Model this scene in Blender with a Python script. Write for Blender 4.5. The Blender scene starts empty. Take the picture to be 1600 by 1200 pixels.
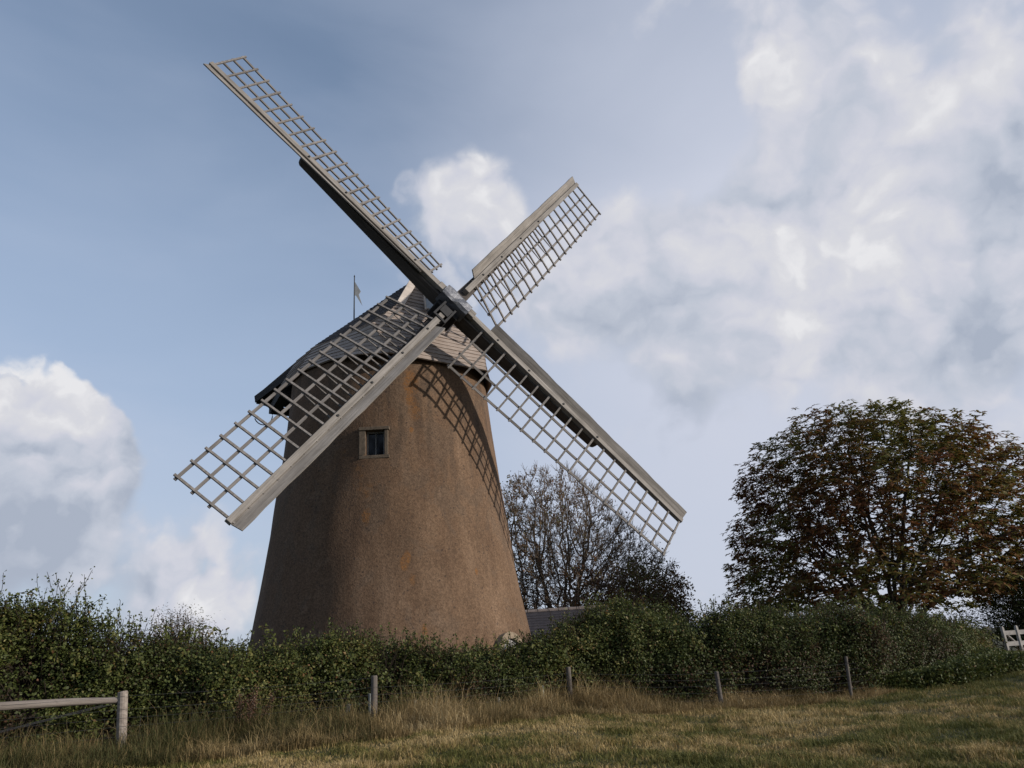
import bpy, math, random
import numpy as np
from mathutils import Matrix, Vector

sc = bpy.context.scene
COL = sc.collection
rng = np.random.default_rng(7)
random.seed(7)

# ------------------------------------------------------------------ camera
RIGHT = Vector((0.99781363, 0.02242386, -0.0621701))
UP = Vector((0.06609047, -0.33854858, 0.93862501))
FWD = Vector((0.0, 0.94068168, 0.3392904))
EYE = Vector((0, 0, 1.5))
cam = bpy.data.cameras.new('camera')
cam.sensor_width = 36.0
cam.lens = 1190.0 / 1600 * 36.0
cam.clip_end = 6000
cam_o = bpy.data.objects.new('camera', cam)
cam_o.matrix_world = Matrix(((RIGHT.x, UP.x, -FWD.x, EYE.x), (RIGHT.y, UP.y, -FWD.y, EYE.y),
                             (RIGHT.z, UP.z, -FWD.z, EYE.z), (0, 0, 0, 1)))
COL.objects.link(cam_o)
sc.camera = cam_o
sc.render.resolution_x, sc.render.resolution_y = 1024, 768
sc.view_settings.view_transform = 'Standard'
sc.view_settings.look = 'None'
sc.view_settings.exposure = 0.0
sc.view_settings.gamma = 1.0
sc.cycles.max_bounces = 5
sc.cycles.transparent_max_bounces = 4

# ------------------------------------------------------------------ node helpers
class NT:
    def __init__(s, tree):
        s.t = tree
    def n(s, typ, **kw):
        nd = s.t.nodes.new(typ)
        for k, v in kw.items():
            setattr(nd, k, v)
        return nd
    def put(s, sock, v):
        if v is None:
            return
        if isinstance(v, bpy.types.NodeSocket):
            s.t.links.new(v, sock)
        else:
            sock.default_value = v
    def math(s, op, a, b=None, c=None, clamp=False):
        nd = s.n('ShaderNodeMath', operation=op, use_clamp=clamp)
        s.put(nd.inputs[0], a); s.put(nd.inputs[1], b); s.put(nd.inputs[2], c)
        return nd.outputs[0]
    def vmath(s, op, a, b=None):
        nd = s.n('ShaderNodeVectorMath', operation=op)
        s.put(nd.inputs[0], a); s.put(nd.inputs[1], b)
        return nd.outputs['Value'] if op in ('DISTANCE', 'LENGTH', 'DOT_PRODUCT') else nd.outputs['Vector']
    def smooth(s, v, lo, hi, a=0.0, b=1.0):
        nd = s.n('ShaderNodeMapRange', interpolation_type='SMOOTHSTEP')
        s.put(nd.inputs['Value'], v); s.put(nd.inputs['From Min'], lo); s.put(nd.inputs['From Max'], hi)
        s.put(nd.inputs['To Min'], a); s.put(nd.inputs['To Max'], b)
        return nd.outputs['Result']
    def noise(s, vec, scale, detail=6, rough=0.55, dist=0.0):
        nd = s.n('ShaderNodeTexNoise')
        s.put(nd.inputs['Vector'], vec); s.put(nd.inputs['Scale'], scale); s.put(nd.inputs['Detail'], detail)
        s.put(nd.inputs['Roughness'], rough); s.put(nd.inputs['Distortion'], dist)
        return nd.outputs['Fac']
    def mapping(s, vec, scale=(1, 1, 1), loc=(0, 0, 0)):
        nd = s.n('ShaderNodeMapping')
        s.put(nd.inputs['Vector'], vec); nd.inputs['Scale'].default_value = scale; nd.inputs['Location'].default_value = loc
        return nd.outputs['Vector']
    def mix(s, f, a, b):
        nd = s.n('ShaderNodeMix', data_type='RGBA')
        s.put(nd.inputs['Factor'], f); s.put(nd.inputs[6], a); s.put(nd.inputs[7], b)
        return nd.outputs[2]
    def ramp(s, f, stops):
        nd = s.n('ShaderNodeValToRGB')
        e = nd.color_ramp.elements
        while len(e) < len(stops):
            e.new(0.5)
        for el, (p, c) in zip(e, stops):
            el.position = p; el.color = (*c, 1)
        s.put(nd.inputs[0], f)
        return nd.outputs[0]
    def bump(s, h, strength=0.3, distance=0.02):
        nd = s.n('ShaderNodeBump')
        s.put(nd.inputs['Height'], h); nd.inputs['Strength'].default_value = strength; nd.inputs['Distance'].default_value = distance
        return nd.outputs[0]

def rgba(c):
    return (c[0], c[1], c[2], 1.0)

def pix_dir(x, y):
    d = FWD + RIGHT * ((x - 800) / 1190.0) - UP * ((y - 600) / 1190.0)
    return d.normalized()

# ------------------------------------------------------------------ sun and sky
SUN_AZ, SUN_EL = math.radians(76), math.radians(18)      # azimuth measured from -Y towards +X
SUN_DIR = Vector((math.sin(SUN_AZ) * math.cos(SUN_EL), -math.cos(SUN_AZ) * math.cos(SUN_EL), math.sin(SUN_EL)))
sun = bpy.data.lights.new('sun', 'SUN')
sun.energy = 4.3
sun.angle = math.radians(1.2)
sun.color = (1.0, 0.92, 0.83)
sun_o = bpy.data.objects.new('sun', sun)
sun_o.rotation_euler = SUN_DIR.to_track_quat('Z', 'Y').to_euler()
COL.objects.link(sun_o)

world = bpy.data.worlds.new('World')
sc.world = world
world.use_nodes = True
wt = world.node_tree
wt.nodes.clear()
W = NT(wt)
SKY_K = 0.10
sky = W.n('ShaderNodeTexSky', sky_type='NISHITA', sun_disc=False)
sky.sun_elevation = SUN_EL
sky.sun_rotation = math.atan2(SUN_DIR.x, SUN_DIR.y)
sky.altitude = 50
sky.air_density = 1.0
sky.dust_density = 1.6
sky.ozone_density = 1.6
D = W.n('ShaderNodeTexCoord').outputs['Generated']
warp = W.n('ShaderNodeTexNoise')
W.put(warp.inputs['Vector'], D); warp.inputs['Scale'].default_value = 5.0; warp.inputs['Detail'].default_value = 4
wv = W.vmath('SUBTRACT', warp.outputs['Color'], (0.5, 0.5, 0.5))
sc_ = W.n('ShaderNodeVectorMath', operation='SCALE'); W.put(sc_.inputs[0], wv); sc_.inputs['Scale'].default_value = 0.15
DW = W.vmath('ADD', D, sc_.outputs[0])
def blob_sum(lst, src):
    tot = None
    for (x, y, r, k) in lst:
        dd = W.vmath('DISTANCE', src, tuple(pix_dir(x, y)))
        v = W.smooth(dd, r * 0.15, r, k, 0.0)
        tot = v if tot is None else W.math('ADD', tot, v)
    return tot
px = 1 / 1190.0
cover = blob_sum([
    (45, 655, 140 * px, .60), (110, 745, 125 * px, .46), (10, 770, 190 * px, .42), (300, 915, 165 * px, .44), (90, 890, 300 * px, .25),
    (765, 325, 120 * px, .48), (690, 390, 150 * px, .40), (860, 420, 170 * px, .42), (960, 450, 220 * px, .50), (1090, 480, 260 * px, .48),
    (1190, 60, 200 * px, .58), (1420, 330, 380 * px, .62), (1480, 480, 320 * px, .36), (1230, 450, 300 * px, .44), (1060, 200, 150 * px, -.30), (1420, 120, 120 * px, -.15), (150, 60, 330 * px, -.5), (520, 60, 300 * px, -.4), (250, 380, 260 * px, -.3), (420, 720, 130 * px, -.3),
    (1060, 700, 150 * px, .34), (1590, 220, 280 * px, .45), (1500, 900, 500 * px, .12)], DW)
def lump(vec):
    n1 = W.noise(W.mapping(vec, (1, 1, 1.35)), 5.5, 7, 0.54, 0.15)
    out = W.math('MULTIPLY', n1, .68)
    for scl, wt in ((13.0, .25), (30.0, .11)):
        vo = W.n('ShaderNodeTexVoronoi', feature='SMOOTH_F1')
        W.put(vo.inputs['Vector'], vec); vo.inputs['Scale'].default_value = scl; vo.inputs['Smoothness'].default_value = .35
        out = W.math('ADD', out, W.math('MULTIPLY', W.math('SUBTRACT', .95, vo.outputs['Distance']), wt))
    return out
wv2 = W.n('ShaderNodeTexNoise'); W.put(wv2.inputs['Vector'], D); wv2.inputs['Scale'].default_value = 22.0; wv2.inputs['Detail'].default_value = 5
s2 = W.n('ShaderNodeVectorMath', operation='SCALE'); W.put(s2.inputs[0], W.vmath('SUBTRACT', wv2.outputs['Color'], (0.5, 0.5, 0.5))); s2.inputs['Scale'].default_value = 0.05
DL = W.vmath('ADD', DW, s2.outputs[0])
pf = lump(DL)
pf_s = lump(W.vmath('ADD', DL, tuple(RIGHT * .022 + UP * .022)))
dens = W.math('ADD', cover, W.math('MULTIPLY', W.math('SUBTRACT', pf, 0.56), 2.0))
crisp = blob_sum([(90, 660, 230 * px, 1.0), (320, 930, 160 * px, .8), (760, 310, 130 * px, .6), (1330, 480, 330 * px, .35), (1150, 80, 220 * px, .35)], D)
mw_ = W.smooth(crisp, 0.0, 1.0, 0.50, 0.16)
mask = W.smooth(dens, 0.10, W.math('ADD', 0.12, mw_))
hard = blob_sum([(70, 620, 200 * px, .60), (330, 930, 110 * px, .36), (1440, 270, 190 * px, .24), (1330, 480, 220 * px, .32),
                 (1180, 70, 200 * px, .14), (770, 310, 110 * px, .30), (950, 400, 180 * px, .22), (1560, 150, 150 * px, .25), (1500, 560, 150 * px, .25)], DW)
dark = blob_sum([(20, 760, 170 * px, .42), (1570, 250, 130 * px, .55), (1060, 690, 130 * px, .42), (1560, 500, 120 * px, .40),
                 (1450, 530, 140 * px, .30), (1000, 460, 140 * px, .22), (60, 800, 170 * px, .35), (100, 880, 160 * px, .2)], DW)
lit = W.math('MULTIPLY', W.math('SUBTRACT', pf, pf_s), W.math('ADD', 1.6, W.math('MULTIPLY', crisp, 1.4)))
br = W.math('ADD', W.math('ADD', W.math('MULTIPLY', W.math('SUBTRACT', hard, dark), .85), lit), W.math('MULTIPLY', W.math('SUBTRACT', pf, 0.55), 1.1))
cl_col = W.ramp(W.math('ADD', br, 0.46, clamp=True), [(0.0, (0.40, 0.45, 0.55)), (0.28, (0.52, 0.56, 0.65)), (0.55, (0.62, 0.635, 0.715)), (0.8, (0.69, 0.695, 0.74)), (1.0, (0.80, 0.80, 0.825))])
cl = W.n('ShaderNodeVectorMath', operation='SCALE'); W.put(cl.inputs[0], cl_col); cl.inputs['Scale'].default_value = 1.0 / SKY_K
# thin even high veil, and a pale lavender one thickening towards the right and the horizon
veil_n = W.noise(W.mapping(D, (1, 1, 2.6), (0.3, 5.0, 1.0)), 2.2, 5, 0.5, 0.4)
sepz = W.n('ShaderNodeSeparateXYZ'); W.put(sepz.inputs[0], D)
low = W.smooth(sepz.outputs[2], .72, .30, 0.0, 0.40)
base_v = W.math('ADD', W.math('ADD', 0.30, low), W.math('MULTIPLY', W.math('SUBTRACT', veil_n, 0.5), 0.28), clamp=True)
veil_b = blob_sum([(1500, 800, 1050 * px, .80), (1350, 150, 620 * px, .40), (1000, 650, 420 * px, .28), (80, 960, 420 * px, .36), (420, 960, 260 * px, .2), (900, 150, 500 * px, .30)], D)
veil = W.math('ADD', veil_b, W.math('MULTIPLY', W.math('SUBTRACT', veil_n, 0.55), 0.45), clamp=True)
hsv = W.n('ShaderNodeHueSaturation'); W.put(hsv.inputs['Color'], sky.outputs[0])
hsv.inputs['Saturation'].default_value = 1.12; hsv.inputs['Value'].default_value = 1.30
c0 = W.mix(base_v, hsv.outputs[0], (0.47 / SKY_K, 0.565 / SKY_K, 0.74 / SKY_K, 1))
c1 = W.mix(W.math('MULTIPLY', veil, 0.95), c0, (0.60 / SKY_K, 0.635 / SKY_K, 0.745 / SKY_K, 1))
c2 = W.mix(mask, c1, cl.outputs[0])
bg = W.n('ShaderNodeBackground'); W.put(bg.inputs[0], c2); bg.inputs[1].default_value = SKY_K
wo = W.n('ShaderNodeOutputWorld'); wt.links.new(bg.outputs[0], wo.inputs[0])
world.cycles.sampling_method = 'MANUAL'
world.cycles.sample_map_resolution = 512

# ------------------------------------------------------------------ materials
def new_mat(name):
    m = bpy.data.materials.new(name); m.use_nodes = True
    nt = m.node_tree
    b = nt.nodes['Principled BSDF']
    b.inputs['Roughness'].default_value = 0.85
    b.inputs['Specular IOR Level'].default_value = 0.25
    return m, NT(nt), b

def mat_wood(name, c0, c1, c2, grain=(0.7, 16, 16), bump=0.35, rough=0.8, stain=0.25):
    m, N, b = new_mat(name)
    oc = N.n('ShaderNodeTexCoord').outputs['Object']
    info = N.n('ShaderNodeObjectInfo').outputs['Random']
    off = N.n('ShaderNodeCombineXYZ'); N.put(off.inputs[0], N.math('MULTIPLY', info, 37.0)); N.put(off.inputs[1], N.math('MULTIPLY', info, 11.0))
    v = N.vmath('ADD', oc, off.outputs[0])
    g = N.noise(N.mapping(v, grain), 1.0, 8, 0.62, 0.6)
    p = N.noise(v, 1.6, 5, 0.6)
    f = N.math('ADD', N.math('MULTIPLY', g, 0.7), N.math('MULTIPLY', p, 0.3))
    c = N.ramp(f, [(0.30, c0), (0.5, c1), (0.68, c2)])
    sp = N.smooth(N.noise(v, 7.0, 6, 0.7), 0.58, 0.72)
    c = N.mix(N.math('MULTIPLY', sp, stain), c, (0.07, 0.055, 0.045, 1))
    val = N.math('ADD', 0.88, N.math('MULTIPLY', info, 0.24))
    sv = N.n('ShaderNodeVectorMath', operation='SCALE'); N.put(sv.inputs[0], c); N.put(sv.inputs['Scale'], val)
    N.put(b.inputs['Base Color'], sv.outputs[0])
    b.inputs['Roughness'].default_value = rough
    N.put(b.inputs['Normal'], N.bump(g, bump, 0.02))
    return m

M_WHIP = mat_wood('weathered_oak', (.10, .089, .078), (.205, .187, .168), (.30, .276, .252))
M_BAR = mat_wood('sail_bar_wood', (.085, .077, .072), (.155, .142, .132), (.245, .227, .213), stain=.15)
M_STOCK = mat_wood('dark_stock_wood', (.035, .030, .027), (.065, .056, .05), (.11, .095, .085))
M_BOARD = mat_wood('weatherboard', (.17, .135, .115), (.27, .222, .19), (.36, .305, .265), grain=(3, 3, 22), stain=.3)
M_SHINGLE = mat_wood('roof_boarding', (.055, .047, .046), (.10, .085, .082), (.16, .14, .13), grain=(4, 4, 18), stain=.3)
M_DARKWOOD = mat_wood('tarred_wood', (.018, .016, .015), (.03, .026, .025), (.05, .044, .042))
M_WHITEWOOD = mat_wood('faded_white_paint', (.36, .31, .27), (.52, .46, .41), (.62, .56, .50), grain=(3, 3, 3), stain=.25)
M_POST = mat_wood('fence_post_wood', (.055, .046, .040), (.105, .09, .078), (.165, .145, .125), grain=(14, 14, .8), stain=.3)
M_RAIL = mat_wood('fence_rail_wood', (.12, .098, .083), (.21, .178, .152), (.31, .27, .235), grain=(.8, 14, 14), stain=.3)

def mat_render():
    m, N, b = new_mat('roughcast_render')
    oc = N.n('ShaderNodeTexCoord').outputs['Object']
    big = N.noise(oc, 0.55, 6, 0.6)
    streak = N.noise(N.mapping(oc, (1.7, 1.7, 0.16)), 1.0, 6, 0.65)
    fine = N.noise(oc, 11.0, 6, 0.72)
    f = N.math('ADD', N.math('ADD', N.math('MULTIPLY', big, .30), N.math('MULTIPLY', streak, .40)), N.math('MULTIPLY', fine, .30))
    c = N.ramp(f, [(0.36, (.078, .046, .028)), (0.5, (.122, .076, .046)), (0.64, (.172, .112, .071))])
    # shade of the sunless side painted into the colour, and pale patches
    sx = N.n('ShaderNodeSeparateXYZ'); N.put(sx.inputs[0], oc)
    side_shade = N.smooth(N.math('ADD', sx.outputs[0], N.math('MULTIPLY', N.math('SUBTRACT', streak, .5), 4.5)), 2.4, -2.6)
    c = N.mix(N.math('MULTIPLY', side_shade, .50), c, (.080, .046, .027, 1))
    # patched and greyer areas of render, rain streaks below the cap
    pa = N.smooth(N.noise(N.mapping(oc, (1, 1, .8), (4.2, 1.1, 7.7)), .9, 7, .62, .5), .52, .58)
    c = N.mix(N.math('MULTIPLY', pa, .42), c, (.098, .070, .049, 1))
    pb_ = N.smooth(N.noise(N.mapping(oc, (1, 1, .7), (9.2, 3.1, 2.7)), 1.3, 7, .65, .4), .60, .66)
    c = N.mix(N.math('MULTIPLY', pb_, .30), c, (.20, .135, .09, 1))
    rs_ = N.smooth(N.noise(N.mapping(oc, (3.4, 3.4, .12)), 1.0, 5, .6), .50, .64)
    c = N.mix(N.math('MULTIPLY', N.math('MULTIPLY', rs_, N.smooth(sx.outputs[2], 1.0, 10.0)), .62), c, (.062, .043, .030, 1))
    # pits
    vo = N.n('ShaderNodeTexVoronoi', feature='F1'); N.put(vo.inputs['Vector'], oc); vo.inputs['Scale'].default_value = 7.0
    pit = N.smooth(vo.outputs['Distance'], .26, .14)
    sel = N.smooth(N.noise(oc, 2.3, 3), .45, .58)
    c = N.mix(N.math('MULTIPLY', N.math('MULTIPLY', pit, sel), .7), c, (.045, .032, .026, 1))
    # grains of aggregate
    vg = N.n('ShaderNodeTexVoronoi', feature='F1'); N.put(vg.inputs['Vector'], oc); vg.inputs['Scale'].default_value = 26.0
    gs = N.n('ShaderNodeSeparateColor'); N.put(gs.inputs[0], vg.outputs['Color'])
    gsc = N.n('ShaderNodeVectorMath', operation='SCALE'); N.put(gsc.inputs[0], c); N.put(gsc.inputs['Scale'], N.math('ADD', .77, N.math('MULTIPLY', gs.outputs[0], .46)))
    c = gsc.outputs[0]
    # orange lichen and rust stains (positions on the wall, tower space)
    lic_n = N.noise(oc, 6.0, 6, .7)
    lic = None
    for (p, r, k) in LICHEN:
        d = N.vmath('DISTANCE', N.vmath('MULTIPLY', oc, (1, 1, .55)), (p[0], p[1], p[2] * .55))
        v = N.smooth(d, r * .2, r, k, 0)
        lic = v if lic is None else N.math('MAXIMUM', lic, v)
    lm = N.smooth(N.math('ADD', lic, N.math('MULTIPLY', N.math('SUBTRACT', lic_n, .5), 1.6)), .28, .75)
    lm = N.math('MULTIPLY', lm, N.math('MULTIPLY', lic, 1.6, clamp=True))
    lm = N.math('MULTIPLY', lm, N.smooth(N.noise(oc, 19.0, 5, .75), .42, .60, .25, 1.0))
    c = N.mix(N.math('MULTIPLY', lm, .85), c, (.20, .088, .025, 1))
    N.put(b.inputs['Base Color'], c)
    b.inputs['Roughness'].default_value = 0.95
    h = N.math('ADD', N.math('MULTIPLY', fine, .5), N.math('MULTIPLY', vg.outputs['Distance'], .6))
    N.put(b.inputs['Normal'], N.bump(h, .30, .022))
    return m

def mat_simple(name, c, rough=.8, metal=0.0, var=.25, scale=6, bump=.0):
    m, N, b = new_mat(name)
    oc = N.n('ShaderNodeTexCoord').outputs['Object']
    n = N.noise(oc, scale, 6, .65)
    lo = tuple(x * (1 - var) for x in c); hi = tuple(min(1, x * (1 + var)) for x in c)
    N.put(b.inputs['Base Color'], N.ramp(n, [(.3, lo), (.7, hi)]))
    b.inputs['Roughness'].default_value = rough
    b.inputs['Metallic'].default_value = metal
    if bump:
        N.put(b.inputs['Normal'], N.bump(n, bump, .03))
    return m

M_IRON = mat_simple('black_iron', (.02, .02, .021), .6, .3)
M_LEAD = mat_simple('crumpled_metal_sheet', (.13, .135, .15), .5, .45, .25, 7, .8)
M_GLASS = mat_simple('dark_pane', (.008, .009, .012), .12, 0, .1)
M_FRAME = mat_simple('pale_window_frame', (.16, .16, .155), .7, 0, .2, 12)
M_STONE = mat_simple('pale_dressed_stone', (.21, .165, .115), .9, 0, .3, 9, .3)
M_STONE2 = mat_simple('stained_window_stone', (.105, .082, .06), .9, 0, .35, 9, .3)
M_PLANK = mat_wood('grey_door_planks', (.17, .165, .16), (.26, .255, .25), (.34, .33, .32), grain=(16, 16, 1.0), stain=.2)
M_SLATE = mat_wood('slate', (.022, .020, .024), (.038, .034, .038), (.06, .053, .055), grain=(4, 4, 12), stain=.2)
M_RIDGE = mat_simple('ridge_tile', (.17, .14, .125), .9, 0, .3)
M_WIRE = mat_simple('galvanised_wire', (.07, .07, .072), .6, .4)
M_GUARD = mat_simple('milky_plastic', (.24, .25, .225), .5, 0, .2, 8)
M_SOFFIT = mat_simple('soffit_boards', (.035, .03, .028), .9, 0, .3)
M_HATCH = mat_simple('grey_hatch_panel', (.30, .33, .36), .5, 0, .15)
M_FLAG = mat_simple('pale_pennant_metal', (.35, .35, .34), .6, 0, .2)
M_GATE = mat_wood('pale_gate_wood', (.20, .18, .16), (.30, .275, .25), (.40, .37, .34), grain=(6, 6, 6), stain=.2)

def mat_leaf(name, stops, transl=.25, rough=.6):
    m, N, b = new_mat(name)
    at = N.n('ShaderNodeAttribute', attribute_name='tint', attribute_type='GEOMETRY')
    c = N.ramp(at.outputs['Fac'], stops)
    N.put(b.inputs['Base Color'], c)
    b.inputs['Roughness'].default_value = rough
    b.inputs['Specular IOR Level'].default_value = 0.3
    tr = N.n('ShaderNodeBsdfTranslucent'); N.put(tr.inputs[0], c)
    mx = N.n('ShaderNodeMixShader'); mx.inputs[0].default_value = transl
    nt = m.node_tree
    nt.links.new(b.outputs[0], mx.inputs[1]); nt.links.new(tr.outputs[0], mx.inputs[2])
    nt.links.new(mx.outputs[0], nt.nodes['Material Output'].inputs[0])
    return m

M_HEDGE = mat_leaf('hedge_leaf', [(0, (.062, .030, .012)), (.10, (.036, .042, .011)), (.32, (.052, .068, .016)), (.58, (.078, .094, .022)), (.78, (.115, .118, .030)), (.90, (.145, .105, .032)), (.95, (.13, .055, .022)), (1, (.24, .22, .08))])
M_CHEST = mat_leaf('chestnut_leaf', [(0, (.11, .038, .012)), (.28, (.17, .070, .020)), (.48, (.15, .105, .026)), (.75, (.110, .120, .026)), (1, (.20, .18, .045))], .35)
M_SPARSE = mat_leaf('sparse_tree_leaf', [(0, (.10, .036, .016)), (.4, (.11, .06, .022)), (.7, (.085, .088, .024)), (1, (.13, .125, .035))])
M_DRYGRASS = mat_leaf('dry_grass', [(0, (.055, .060, .018)), (.2, (.10, .085, .030)), (.45, (.22, .155, .068)), (.75, (.34, .25, .12)), (1, (.45, .35, .19))], .2, .8)
M_GRASS = mat_leaf('meadow_grass', [(0, (.085, .088, .020)), (.3, (.140, .132, .034)), (.5, (.20, .160, .050)), (.75, (.31, .215, .085)), (1, (.43, .32, .15))], .2, .8)
M_BARK = mat_simple('bark', (.070, .054, .040), .95, 0, .4, 5, .6)
M_BARK2 = mat_simple('grey_brown_bark', (.120, .086, .057), .95, 0, .4, 5, .6)
M_TWIG = mat_simple('hedge_wood', (.028, .021, .015), .95, 0, .4, 9)
M_DOCK = mat_leaf('dried_flower_heads', [(0, (.07, .032, .02)), (.6, (.13, .07, .045)), (1, (.24, .18, .14))], .15, .8)
M_WFLOWER = mat_leaf('white_umbel', [(0, (.32, .32, .28)), (1, (.5, .5, .46))], .2, .8)

def mat_ground():
    m, N, b = new_mat('turf_soil')
    oc = N.n('ShaderNodeTexCoord').outputs['Object']
    a = N.noise(oc, 0.9, 6, .65); f = N.noise(oc, 22, 5, .7)
    c = N.ramp(N.math('ADD', N.math('MULTIPLY', a, .6), N.math('MULTIPLY', f, .4)), [(.35, (.022, .030, .010)), (.5, (.042, .044, .016)), (.65, (.075, .058, .026))])
    N.put(b.inputs['Base Color'], c)
    N.put(b.inputs['Normal'], N.bump(f, .8, .04))
    return m
M_GROUND = mat_ground()

# ------------------------------------------------------------------ object helpers
WM = {}
def link_obj(o, parent=None, mw=None):
    COL.objects.link(o)
    mw = mw or Matrix.Identity(4)
    WM[o.name] = mw
    if parent is not None:
        o.parent = parent
        o.matrix_basis = WM[parent.name].inverted() @ mw
    else:
        o.matrix_basis = mw
    return o

def empty(name, loc, label, cat, group=None):
    o = bpy.data.objects.new(name, None)
    o.empty_display_size = .3
    link_obj(o, None, Matrix.Translation(Vector(loc)))
    return tag(o, label, cat, group)

def tag(o, label=None, cat=None, group=None, kind=None):
    if label: o['label'] = label
    if cat: o['category'] = cat
    if group: o['group'] = group
    if kind: o['kind'] = kind
    return o

class MB:
    def __init__(s):
        s.v = []; s.f = []
    def add(s, vs, fs):
        k = len(s.v)
        s.v += [tuple(p) for p in vs]
        s.f += [tuple(i + k for i in f) for f in fs]
    def hexa(s, p):                       # 8 points: bottom loop 0-3, top loop 4-7
        s.add(p, [(3, 2, 1, 0), (4, 5, 6, 7), (0, 1, 5, 4), (1, 2, 6, 5), (2, 3, 7, 6), (3, 0, 4, 7)])
    def box(s, lo, hi):
        (a, b, c), (d, e, f) = lo, hi
        s.hexa([(a, b, c), (d, b, c), (d, e, c), (a, e, c), (a, b, f), (d, b, f), (d, e, f), (a, e, f)])
    def beam(s, p, q, w, h, up=(0, 0, 1), w2=None, h2=None):
        p, q, up = Vector(p), Vector(q), Vector(up)
        x = (q - p).normalized(); y = up.cross(x)
        if y.length < 1e-4: y = Vector((1, 0, 0)).cross(x)
        y.normalize(); z = x.cross(y)
        w2 = w2 or w; h2 = h2 or h
        lo = [p - y * w / 2 - z * h / 2, p + y * w / 2 - z * h / 2, p + y * w / 2 + z * h / 2, p - y * w / 2 + z * h / 2]
        hi = [q - y * w2 / 2 - z * h2 / 2, q + y * w2 / 2 - z * h2 / 2, q + y * w2 / 2 + z * h2 / 2, q - y * w2 / 2 + z * h2 / 2]
        s.hexa(lo + hi)
    def loft(s, loops, close=True):
        n = len(loops[0]); k = len(s.v)
        for l in loops: s.v += [tuple(p) for p in l]
        for i in range(len(loops) - 1):
            for j in range(n):
                a = k + i * n + j; b = k + i * n + (j + 1) % n
                s.f.append((a, b, b + n, a + n))
        if close:
            s.f.append(tuple(k + j for j in reversed(range(n))))
            s.f.append(tuple(k + (len(loops) - 1) * n + j for j in range(n)))
    def tube(s, pts, rad, seg=8, jit=0.0):
        pts = [Vector(p) for p in pts]
        loops = []
        for i, p in enumerate(pts):
            t = (pts[min(i + 1, len(pts) - 1)] - pts[max(i - 1, 0)]).normalized()
            a = t.cross(Vector((0, 0, 1)))
            if a.length < .05: a = t.cross(Vector((1, 0, 0)))
            a.normalize(); b = t.cross(a)
            r = rad[i] if hasattr(rad, '__len__') else rad
            loops.append([p + (a * math.cos(2 * math.pi * j / seg) + b * math.sin(2 * math.pi * j / seg)) * r * (1 + random.uniform(-jit, jit)) for j in range(seg)])
        s.loft(loops)
    def build(s, name, mat, parent=None, mw=None, local=False, bevel=0.0, smooth=False):
        """vertices are given in the object's own space; mw places it (local: relative to parent)"""
        me = bpy.data.meshes.new(name)
        me.from_pydata(s.v, [], s.f)
        me.materials.append(mat)
        if smooth:
            me.polygons.foreach_set('use_smooth', [True] * len(me.polygons))
        o = bpy.data.objects.new(name, me)
        if local and parent is not None:
            mw = WM[parent.name] @ (mw or Matrix.Identity(4))
        link_obj(o, parent, mw)
        if bevel:
            bv = o.modifiers.new('bevel', 'BEVEL'); bv.width = bevel; bv.segments = 2; bv.limit_method = 'ANGLE'
        return o

def np_mesh(name, V, F, mat, parent=None, mw=None, tint=None, smooth=False):
    """V (n,3), F (m,k) numpy arrays; tint one float per face; V is in world space and gets moved into mw's space"""
    mw = mw or (WM[parent.name] if parent is not None else Matrix.Identity(4))
    off = np.array(mw.translation)
    V = V - off
    me = bpy.data.meshes.new(name)
    n, k = F.shape
    me.vertices.add(len(V)); me.vertices.foreach_set('co', np.ascontiguousarray(V, np.float32).ravel())
    me.loops.add(n * k); me.loops.foreach_set('vertex_index', np.ascontiguousarray(F, np.int32).ravel())
    me.polygons.add(n)
    me.polygons.foreach_set('loop_start', np.arange(0, n * k, k, dtype=np.int32))
    if smooth:
        me.polygons.foreach_set('use_smooth', np.ones(n, bool))
    if tint is not None:
        at = me.attributes.new('tint', 'FLOAT', 'FACE')
        at.data.foreach_set('value', np.clip(tint, 0, 1).astype(np.float32))
    me.update(calc_edges=True)
    me.materials.append(mat)
    o = bpy.data.objects.new(name, me)
    return link_obj(o, parent, mw)

# value noise
def vnoise(P, scale, seed=0, octaves=3):
    P = np.asarray(P, float)
    out = np.zeros(len(P)); amp = 1.0; tot = 0
    for o in range(octaves):
        Q = P * scale * 2 ** o + 17.3 * o + seed * 3.7
        I = np.floor(Q).astype(np.int64); Fr = Q - I; Fr = Fr * Fr * (3 - 2 * Fr)
        d = P.shape[1]; acc = np.zeros(len(P))
        for c in range(2 ** d):
            w = np.ones(len(P)); h = np.full(len(P), seed * 101 + o * 977, np.int64)
            for a in range(d):
                bit = (c >> a) & 1
                w *= Fr[:, a] if bit else 1 - Fr[:, a]
                h = (h * 374761393 + (I[:, a] + bit) * (668265263 + 1013 * a)) & 0x7fffffff
            h = ((h ^ (h >> 13)) * 1274126177) & 0x7fffffff
            acc += w * ((h ^ (h >> 16)) & 0xffff) / 65535.0
        out += acc * amp; tot += amp; amp *= .5
    return out / tot

def ground_z(x, y):
    x = np.asarray(x, float); y = np.asarray(y, float)
    t = np.clip((y - 3) / 11.0, 0, 1)
    u = np.clip((x - .2) / 4.0, 0, 1); v = np.clip((x - 10.5) / 4.0, 0, 1)
    dip = u * u * (3 - 2 * u) * (1 - v * v * (3 - 2 * v)) * np.clip((40 - y) / 12, 0, 1)
    z = .3 * t * t * (3 - 2 * t) * (1 - .95 * dip)
    P = np.stack([x.ravel(), y.ravel()], 1)
    z = z + ((vnoise(P, .35, 5, 3) - .5) * .16).reshape(z.shape) * np.clip((80 - y) / 60, 0, 1)
    return z

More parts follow.
